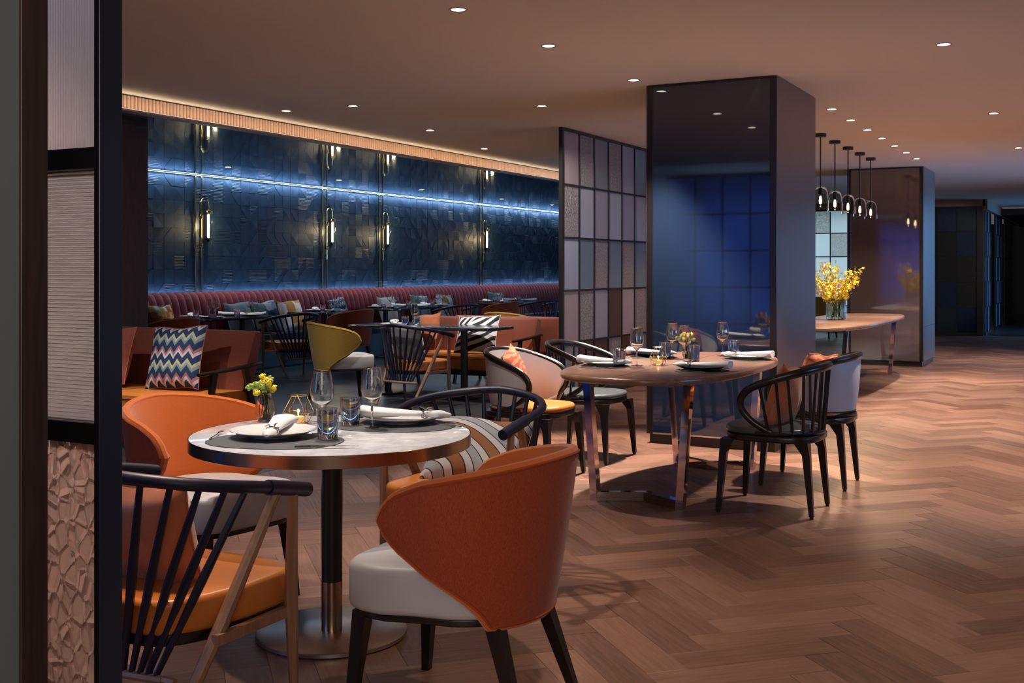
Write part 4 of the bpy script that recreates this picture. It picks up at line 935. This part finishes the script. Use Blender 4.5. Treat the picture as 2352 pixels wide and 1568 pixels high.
def napkin_meshes():
    mb = MB(); pts, rr, fl = [], [], []
    for k in range(25):
        t = k / 24; y = -.13 + .26 * t
        if t < .68: r = .040 - .024 * (t / .68) ** .75
        elif t < .74: r = .0135
        else: r = .0135 + .007 * math.sin((t - .74) / .26 * PI * .8) - .012 * max(0, (t - .88) / .12)
        pts.append((.004 * math.sin(t * 5), y, .022 - .010 * t + .002)); rr.append(r); fl.append(.62 if t < .7 else .8)
    N_ = 30; P = [Vector(p) for p in pts]; vs = []
    for i, p in enumerate(P):
        for k in range(N_):
            a = 2 * PI * k / N_; r = rr[i] * (1 + .14 * (((a / (2 * PI) + i * .028) % 1.0) - .5) + .05 * math.sin(a * 3 + i * .22)) ; vs.append((p.x + r * math.cos(a), p.y, p.z + r * fl[i] * math.sin(a)))
    fs = [(i * N_ + k, i * N_ + (k + 1) % N_, (i + 1) * N_ + (k + 1) % N_, (i + 1) * N_ + k) for i in range(24) for k in range(N_)] + [tuple(range(N_)), tuple(24 * N_ + k for k in range(N_ - 1, -1, -1))]
    mb.add(vs, [f[::-1] for f in fs])
    # loose overlapping flap
    F = [[(-.030 + .05 * u + .012 * v, -.12 + .20 * v, .047 - .012 * v - .022 * (u - .45) ** 2 * 4 + .0015) for v in [q / 6 for q in range(7)]] for u in [q / 6 for q in range(7)]]
    nap = mb.mesh('napkin', M['linen'], True, 60)
    rb = MB(); c = pts[17]
    for q in range(3):
        rb.tube([(c[0] + (.0185) * math.cos(a), c[1] + .004 * (q - 1) + .003 * math.sin(4 * a + q * 2), c[2] + .016 * math.sin(a)) for a in [2 * PI * k / 20 for k in range(20)]], .0016, 5, closed=True)
    for a in (.7, 1.3, 1.9, 2.5): rb.tube([(c[0] + .018 * math.cos(a), c[1], c[2] + .016 * math.sin(a)), (c[0] + .026 * math.cos(a), c[1] + .010 * math.cos(a * 5), c[2] + .026 * math.sin(a)), (c[0] + .023 * math.cos(a + .2), c[1] + .02 * math.cos(a * 5), c[2] + .027 * math.sin(a))], [.0015, .0026, .001], 5)
    return nap, rb.mesh('napkin_ring', M['steel'])
NP, NR = napkin_meshes()
def thing(name, me, loc, rz, label, cat, group=None, sub=None):
    o = bpy.data.objects.new(name, me); C.objects.link(o); o.location = loc; o.rotation_euler = (0, 0, rz); tag(o, label, cat, group)
    if sub: inst(sub[1], sub[0], o)
    return o
def napkin(loc, rz, label, group, big=1.0):
    r = empty('rolled_napkin', loc, rz, label, 'napkin', group); inst(NP, 'cloth', r); inst(NR, 'napkin_ring', r); r.scale = (1.30 * big, 1.32 * big, .98 * big); return r
def setting(x, y, z, rz, who, plate='white', cut=True, mat_=True, nrz=None, nk=True):
    d = z
    if mat_: thing('placemat', PM, (x, y, z), rz, 'grey oval placemat ' + who, 'placemat', 'placemats'); d = z + .0026
    thing('plate', PW if plate == 'white' else PB, (x, y, d), 0, plate + ' dinner plate ' + who, 'plate', 'dinner plates')
    if nk: napkin((x, y, d + .014), rz if nrz is None else nrz, 'rolled white napkin in a silver twig ring ' + who, 'napkins', 1.0)
    if cut:
        c, s_ = math.cos(rz), math.sin(rz)
        for nm, me_, dx, dy, w_ in (('fork', FK, -.15, -.07, 'silver fork left of the plate '), ('knife', KN, .15, -.09, 'silver knife right of the plate ')):
            thing(nm, me_, (x + dx * c - dy * s_, y + dx * s_ + dy * c, d), rz, w_ + who, nm, 'cutlery')
def wine(x, y, z, lb): thing('wine_glass', WG, (x, y, z), 0, 'clear wine glass ' + lb, 'glass', 'wine glasses', ('gold_rim', WR))
def tumb(x, y, z, lb): thing('tumbler', TB, (x, y, z), 0, 'clear water tumbler ' + lb, 'glass', 'tumblers', ('gold_rim', TR))
z = .7455
thing('placemat', PM, (-2.585, 3.075, z), .30, 'grey oval placemat under the near plate on the marble table', 'placemat', 'placemats').scale = (1.25, 1.2, 1)
thing('plate', PW, (-2.655, 3.15, z + .0027), 0, 'white dinner plate nearest the camera on the marble table', 'plate', 'dinner plates').scale = (1.04, 1.04, 1.04)
napkin((-2.655, 3.16, z + .014), PI + .50, 'rolled white napkin pointing at the camera on the near plate', 'napkins', 1.0)
thing('fork', FK, (-2.80, 2.98, z + .003), .50, 'silver fork left of the near plate on the marble table', 'fork', 'cutlery')
thing('knife', KN, (-2.42, 2.98, z + .003), .05 - 1.05, 'silver knife right of the near plate on the marble table', 'knife', 'cutlery')
thing('placemat', PM, (-2.44, 3.60, z), .30, 'grey oval placemat under the far plate on the marble table', 'placemat', 'placemats').scale = (1.25, 1.2, 1)
thing('plate', PW, (-2.455, 3.68, z + .0027), 0, 'white dinner plate at the far right side of the marble table', 'plate', 'dinner plates').scale = (1.04, 1.04, 1.04)
napkin((-2.44, 3.69, z + .018), YAW - PI / 2 - .12, 'rolled white napkin lying crosswise on the far plate of marble table', 'napkins', 1.05)
thing('fork', FK, (-2.17, 3.66, z + .003), 1.35, 'silver fork at the right edge of the marble table', 'fork', 'cutlery')
thing('knife', KN, (-2.72, 3.72, z + .003), -.3, 'silver knife left of the far plate on the marble table', 'knife', 'cutlery')
thing('fork', FK, (-2.86, 3.45, z), -1.1, 'small silver fork beside the candle holder on the marble table', 'fork', 'cutlery')
wine(-2.545, 3.29, z, 'at the left of the pair on the marble table'); wine(-2.47, 3.50, z, 'right of the pair, before the far plate on marble table')
tumb(-2.45, 3.20, z + .0027, 'at the near side of the marble table'); tumb(-2.60, 3.54, z, 'at the far side of the marble table')
ZO = .7625
setting(-2.70, 6.28, ZO, FX, 'at the near left of the oval table'); setting(-2.08, 6.26, ZO, FnX, 'at the near right of the oval table', 'black')
setting(-2.70, 7.08, ZO, FX, 'at the far left of the oval table', 'black'); setting(-2.08, 7.18, ZO, FnX, 'at the far right of the oval table')
wine(-2.53, 6.37, ZO, 'at the near left of the oval table'); wine(-2.55, 7.06, ZO, 'at the far left of the oval table'); wine(-2.37, 6.78, ZO, 'at the middle of the oval table'); wine(-2.30, 7.36, ZO, 'at the far right of the oval table')
tumb(-2.60, 6.26, ZO, 'at the near left of the oval table'); tumb(-2.56, 6.95, ZO, 'at the far left of the oval table'); tumb(-2.32, 6.82, ZO, 'near the flowers on the oval table'); tumb(-2.24, 7.42, ZO, 'at the far right of the oval table')
# dark tables
zt = .7505
setting(-6.75, 9.98, zt, 0.2, 'on the dark table beside the mustard chair', cut=True, mat_=False, nrz=PI + .6)
wine(-6.52, 10.02, zt, 'on the dark table beside the mustard chair'); tumb(-6.58, 9.93, zt, 'left of the glass on the dark table by the mustard chair'); tumb(-6.44, 9.93, zt, 'right of the glass on the dark table by the mustard chair')
for (y0, y1, d), nn in zip(BT, (2, 1, 3, 2)):
    q = 0
    for k in range(nn):
        yy = y0 + (y1 - y0) * (k + .5) / nn
        for sx, side in ((-9.70, 'aisle side'), (-10.04, 'wall side')):
            w_ = '%s, %s place from left, on table %s' % (side, ORD[k], d.replace(' the banquette', ' banquette'))
            thing('plate', PW, (sx, yy, zt), 0, 'white plate ' + w_, 'plate', 'dinner plates')
            napkin((sx, yy, zt + .014), (FX if sx < -9.9 else FnX) + .8 * (1 if k % 2 else -1), 'white napkin ' + w_, 'napkins')
            thing('wine_glass', WG, (sx + (.14 if sx < -9.9 else -.10), yy + .17, zt), 0, 'wine glass ' + w_, 'glass', 'wine glasses')
            if sx > -9.9: thing('tumbler', TB, (sx - .08, yy - .19, zt), 0, 'tumbler ' + w_, 'glass', 'tumblers')
# candle holders and flowers
def candle(loc, label):
    r = empty('candle_holder', loc, .3, label, 'candle', 'candle holders')
    MB().lathe([(0, 0), (.030, 0), (.031, .0015), (0, .002)], 20).build('base', M['gold'], r)
    MB().lathe([(.022, .003), (.025, .062), (.0242, .062), (.0212, .006), (0, .006)], 20).build('glass_cup', M['glass'], r)
    MB().lathe([(.018, .007), (.018, .022), (0, .023)], 16).build('wax', M['wax'], r)
    MB().lathe([(0, .024), (.0028, .029), (.002, .036), (0, .043)], 8).build('flame', M['flame'], r)
    A = [(.030 * math.cos(a), .030 * math.sin(a), .0015) for a in [PI / 3 * k for k in range(6)]]; B = [(.047 * math.cos(a), .047 * math.sin(a), .035) for a in [PI / 3 * k + PI / 6 for k in range(6)]]; T_ = [(.026 * math.cos(a), .026 * math.sin(a), .085) for a in [PI / 3 * k for k in range(6)]]
    mb = MB()
    for k in range(6):
        mb.tube([A[k], A[(k + 1) % 6]], .0012, 5); mb.tube([B[k], B[(k + 1) % 6]], .0012, 5); mb.tube([T_[k], T_[(k + 1) % 6]], .0012, 5)
        mb.tube([A[k], B[k]], .0012, 5); mb.tube([A[(k + 1) % 6], B[k]], .0012, 5) if k % 2 else None; mb.tube([T_[k], B[k]], .0012, 5) if k % 2 == 0 else mb.tube([T_[(k + 1) % 6], B[k]], .0012, 5)
    mb.build('wire_cage', M['gold'], r)
    r.scale = (1.3,) * 3; lo = light('candle_light', 'POINT', (loc[0], loc[1], loc[2] + .05), .5, (1, .6, .25), shadow_soft_size=.006); lo.parent = None; return r
candle((-2.80, 3.47, z), 'gold geometric candle holder with lit tealight on the marble table')
candle((-2.44, 6.50, ZO), 'gold geometric candle holder with lit tealight on the oval table')
def blossom():
    mb = MB(); rr = random.Random(3)
    for _ in range(34):
        d = Vector((rr.gauss(0, 1), rr.gauss(0, 1), rr.gauss(0, 1))).normalized(); p = d * rr.uniform(.0085, .0125); u = d.orthogonal().normalized(); v = d.cross(u); s_ = .0038
        mb.add([p - u * s_, p - v * s_, p + u * s_, p + v * s_, p + d * .003], [(0, 1, 4), (1, 2, 4), (2, 3, 4), (3, 0, 4), (3, 2, 1, 0)])
    mb.lathe([(0, -.009), (.007, -.006), (.0095, 0), (.007, .006), (0, .009)], 10); return mb
BY, BY2, BLm = blossom().mesh('flower_head', M['yellow'], False), blossom().mesh('flower_head', M['yellow2'], False), blossom().mesh('flower_head', M['lime'], False)
def bouquet(loc, label, seed, sc=1.0, mats_=(BY, BY, BY2, BLm)):
    rr = random.Random(seed); v = empty('flower_vase', loc, 0, label, 'vase', 'small flower vases')
    MB().lathe([(0, 0), (.022, 0), (.028, .004), (.040, .035), (.040, .055), (.030, .085), (.024, .108), (.025, .112), (.0225, .108), (.028, .085), (.037, .055), (.037, .036), (.026, .008), (0, .007)], 26).build('vase_body', M['vaseglass'], v)
    st = MB()
    for k in range(20):
        a = rr.uniform(0, 2 * PI); r = .046 * math.sqrt(rr.random()); p = (r * math.cos(a), r * math.sin(a), .150 + rr.uniform(-.02, .035) - r * .3)
        if k >= 17: p = (-.065 + .022 * (k - 17), -.02, .135 + .006 * (k - 17))
        st.tube([(rr.uniform(-.018, .018), rr.uniform(-.018, .018), .012), (p[0] * .3, p[1] * .3, .10), p], .0012, 5)
        inst(BLm if k >= 16 else mats_[k % 4], 'flower_head', v, p, (rr.uniform(0, 3),) * 3, (1.15,) * 3)
    for k in range(9):
        a = rr.uniform(0, 2 * PI); st.tube([(0, 0, .10), (.03 * math.cos(a), .03 * math.sin(a), .125), (.045 * math.cos(a), .045 * math.sin(a), .118)], [.002, .006, .001], 5, flat=.25)
    st.build('stems', M['stem'], v); v.scale = (sc,) * 3; return v
bouquet((-2.96, 3.46, z), 'smoked glass vase of yellow and lime button flowers on the marble table', 4)
bouquet((-2.44, 7.05, ZO), 'smoked glass vase of yellow flowers at the far side of the oval table', 9, 1.0, (BY, BY2, BY2, BY2))
# orchid vase
ov = empty('orchid_vase', (-2.80, 13.35, .7625), 0, 'ribbed glass vase of tall yellow orchid sprays on the long table', 'vase')
mb = MB(); n = 96
pr = [(.085, .0), (.108, .01), (.110, .03), (.110, .23), (.098, .25), (.094, .25), (.104, .23), (.104, .03), (0, .02)]
vs = []; 
for r, zz in pr[:-1]:
    for k in range(n): a = 2 * PI * k / n; q = r * (1 + .035 * math.cos(16 * a)); vs.append((q * math.cos(a), q * math.sin(a), zz))
mb.add(vs, [(i * n + k, i * n + (k + 1) % n, (i + 1) * n + (k + 1) % n, (i + 1) * n + k) for i in range(len(pr) - 2) for k in range(n)] + [tuple(range(n - 1, -1, -1)), tuple((len(pr) - 2) * n + k for k in range(n))])
mb.build('vase_body', M['vaseglass'], ov)
rr = random.Random(12)
for s_ in range(15):
    a = 2 * PI * s_ / 15 + rr.uniform(-.2, .2); out = rr.uniform(.12, .36); hh = rr.uniform(.42, .70); P0 = Vector((.05 * math.cos(a + 2), .05 * math.sin(a + 2), .03)); P1 = Vector((.06 * math.cos(a), .06 * math.sin(a), .26)); P2 = Vector((out * math.cos(a), out * math.sin(a), hh))
    st = MB(); curve = [((1 - t) ** 2) * P0 + 2 * t * (1 - t) * P1 + t * t * P2 for t in [k / 8 for k in range(9)]]; st.tube(curve, .003, 5); sp_ = st.build('stem', M['stem'], ov)
    fb = MB()
    for q in range(46):
        t = .42 + .58 * rr.random(); c = ((1 - t) ** 2) * P0 + 2 * t * (1 - t) * P1 + t * t * P2; c += Vector((rr.gauss(0, .026), rr.gauss(0, .026), rr.gauss(0, .022)))
        d = Vector((rr.gauss(0, 1), rr.gauss(0, 1), rr.gauss(.4, 1))).normalized(); u = d.orthogonal().normalized(); v = d.cross(u)
        for k in range(5):
            b = 2 * PI * k / 5; e1 = u * math.cos(b) + v * math.sin(b); e2 = u * math.cos(b + .5) + v * math.sin(b + .5); e0 = u * math.cos(b - .5) + v * math.sin(b - .5); S_ = .023 * rr.uniform(.7, 1.3)
            fb.add([c, c + e0 * S_ * .6 + d * .003, c + e1 * S_ + d * .006, c + e2 * S_ * .6 + d * .003], [(0, 1, 2, 3)])
    bo = fb.build('blossoms', M['yellow'] if s_ % 3 else M['yellow2'], ov, False); bo['kind'] = 'stuff'

# ------------------------------------------------------------------ pendants and sconces
def make_pendant():
    r = empty('pendant_lamp')
    MB().lathe([(0, 0), (.060, 0), (.060, -.034), (0, -.036)], 24).build('canopy', M['black'], r)
    MB().tube([(0, 0, -.03), (0, 0, -.575)], .007, 8).build('rod', M['black'], r)
    MB().lathe([(0, -.57), (.020, -.572), (.022, -.62), (.014, -.655), (0, -.655)], 16).build('socket', M['black'], r)
    MB().lathe([(.014, -.556), (.040, -.562), (.063, -.585), (.076, -.625), (.079, -.70), (.080, -.785), (.078, -.785), (.077, -.70), (.074, -.627), (.061, -.588), (.039, -.565), (.014, -.559)], 28).build('glass_shade', M['smoke'], r)
    MB().lathe([(0, -.655), (.009, -.66), (.012, -.675), (.016, -.705), (.013, -.735), (0, -.745)], 14).build('bulb', M['bulb'], r)
    return r
pn = make_pendant()
for i in range(5):
    y = 11.92 + .712 * i; o = pn if i == 0 else dup(pn); o.location = (-2.66, y, CEIL); 
    tag(o, 'smoked glass dome pendant over the long table, %s from the camera' % ORD[i], 'pendant', 'pendants over the long table')
    light('pendant_light', 'POINT', (-2.66, y, CEIL - .765), 18, (1, .66, .42), shadow_soft_size=.006)
def make_sconce():
    r = empty('wall_sconce')   # local +x out of the wall, origin at mid height of lamp
    for dy in (-.045, .045): MB().bbox(0, .012, dy - .008, dy + .008, -.69, .555, .002).build('wall_bar', M['darkbrass'], r, False)
    MB().tube([(.05, -.01, -.30), (.05, -.01, .28)], .007, 8).build('rod', M['brass'], r)
    MB().tube([(.012, .0, .13), (.05, -.01, .13)], .009, 8).build('bracket', M['brass'], r); MB().tube([(.012, .0, -.16), (.05, -.01, -.16)], .009, 8).build('bracket', M['brass'], r)
    for zz in (.13, -.16): MB().lathe([(0, -.026), (.017, -.024), (.021, -.01), (.021, .01), (.017, .024), (0, .026)], 14, (.05, -.01, zz)).build('collar', M['brass'], r)
    MB().tube([(.05, -.01, .20)] + [(.05, .045 - .055 * math.cos(a), .27 + .055 * math.sin(a)) for a in [PI * k / 10 for k in range(11)]] + [(.05, .10, .20)], .006, 8).build('hook', M['brass'], r)
    MB().lathe([(.006, .21), (.035, .196), (.040, .180), (.040, .165), (0, .165)], 20, (.05, .10, 0)).build('cap', M['brass'], r)
    MB().lathe([(.036, .178), (.036, -.16), (.033, -.165), (0, -.165)], 20, (.05, .10, 0)).build('glass_tube', M['smoke_clear'], r)
    MB().lathe([(0, .16), (.014, .155), (.014, -.085), (0, -.09)], 14, (.05, .10, 0)).build('lit_tube', M['tubebulb'], r)
    MB().lathe([(0, -.09), (.018, -.092), (.018, -.13), (0, -.13)], 14, (.05, .10, 0)).build('lamp_base', M['black'], r)
    return r
M['smoke_clear'] = mat('sconce_glass', (.9, .85, .78), .01, **{'Transmission Weight': 1.0, 'IOR': 1.12})
scn = make_sconce()
for i, y in enumerate((11.38, 14.15, 15.70, 19.16)):
    o = scn if i == 0 else dup(scn); o.scale = (1.3,) * 3; o.location = (-10.905, y, 1.90); o.rotation_euler = (0, 0, 0)
    tag(o, 'brass wall sconce with lit glass tube on the blue wall, %s from the left' % ORD[i], 'sconce', 'brass sconces on the blue wall')
    light('sconce_light', 'POINT', (-10.72, y + .13, 1.94), 8, (1, .78, .42), shadow_soft_size=.03)
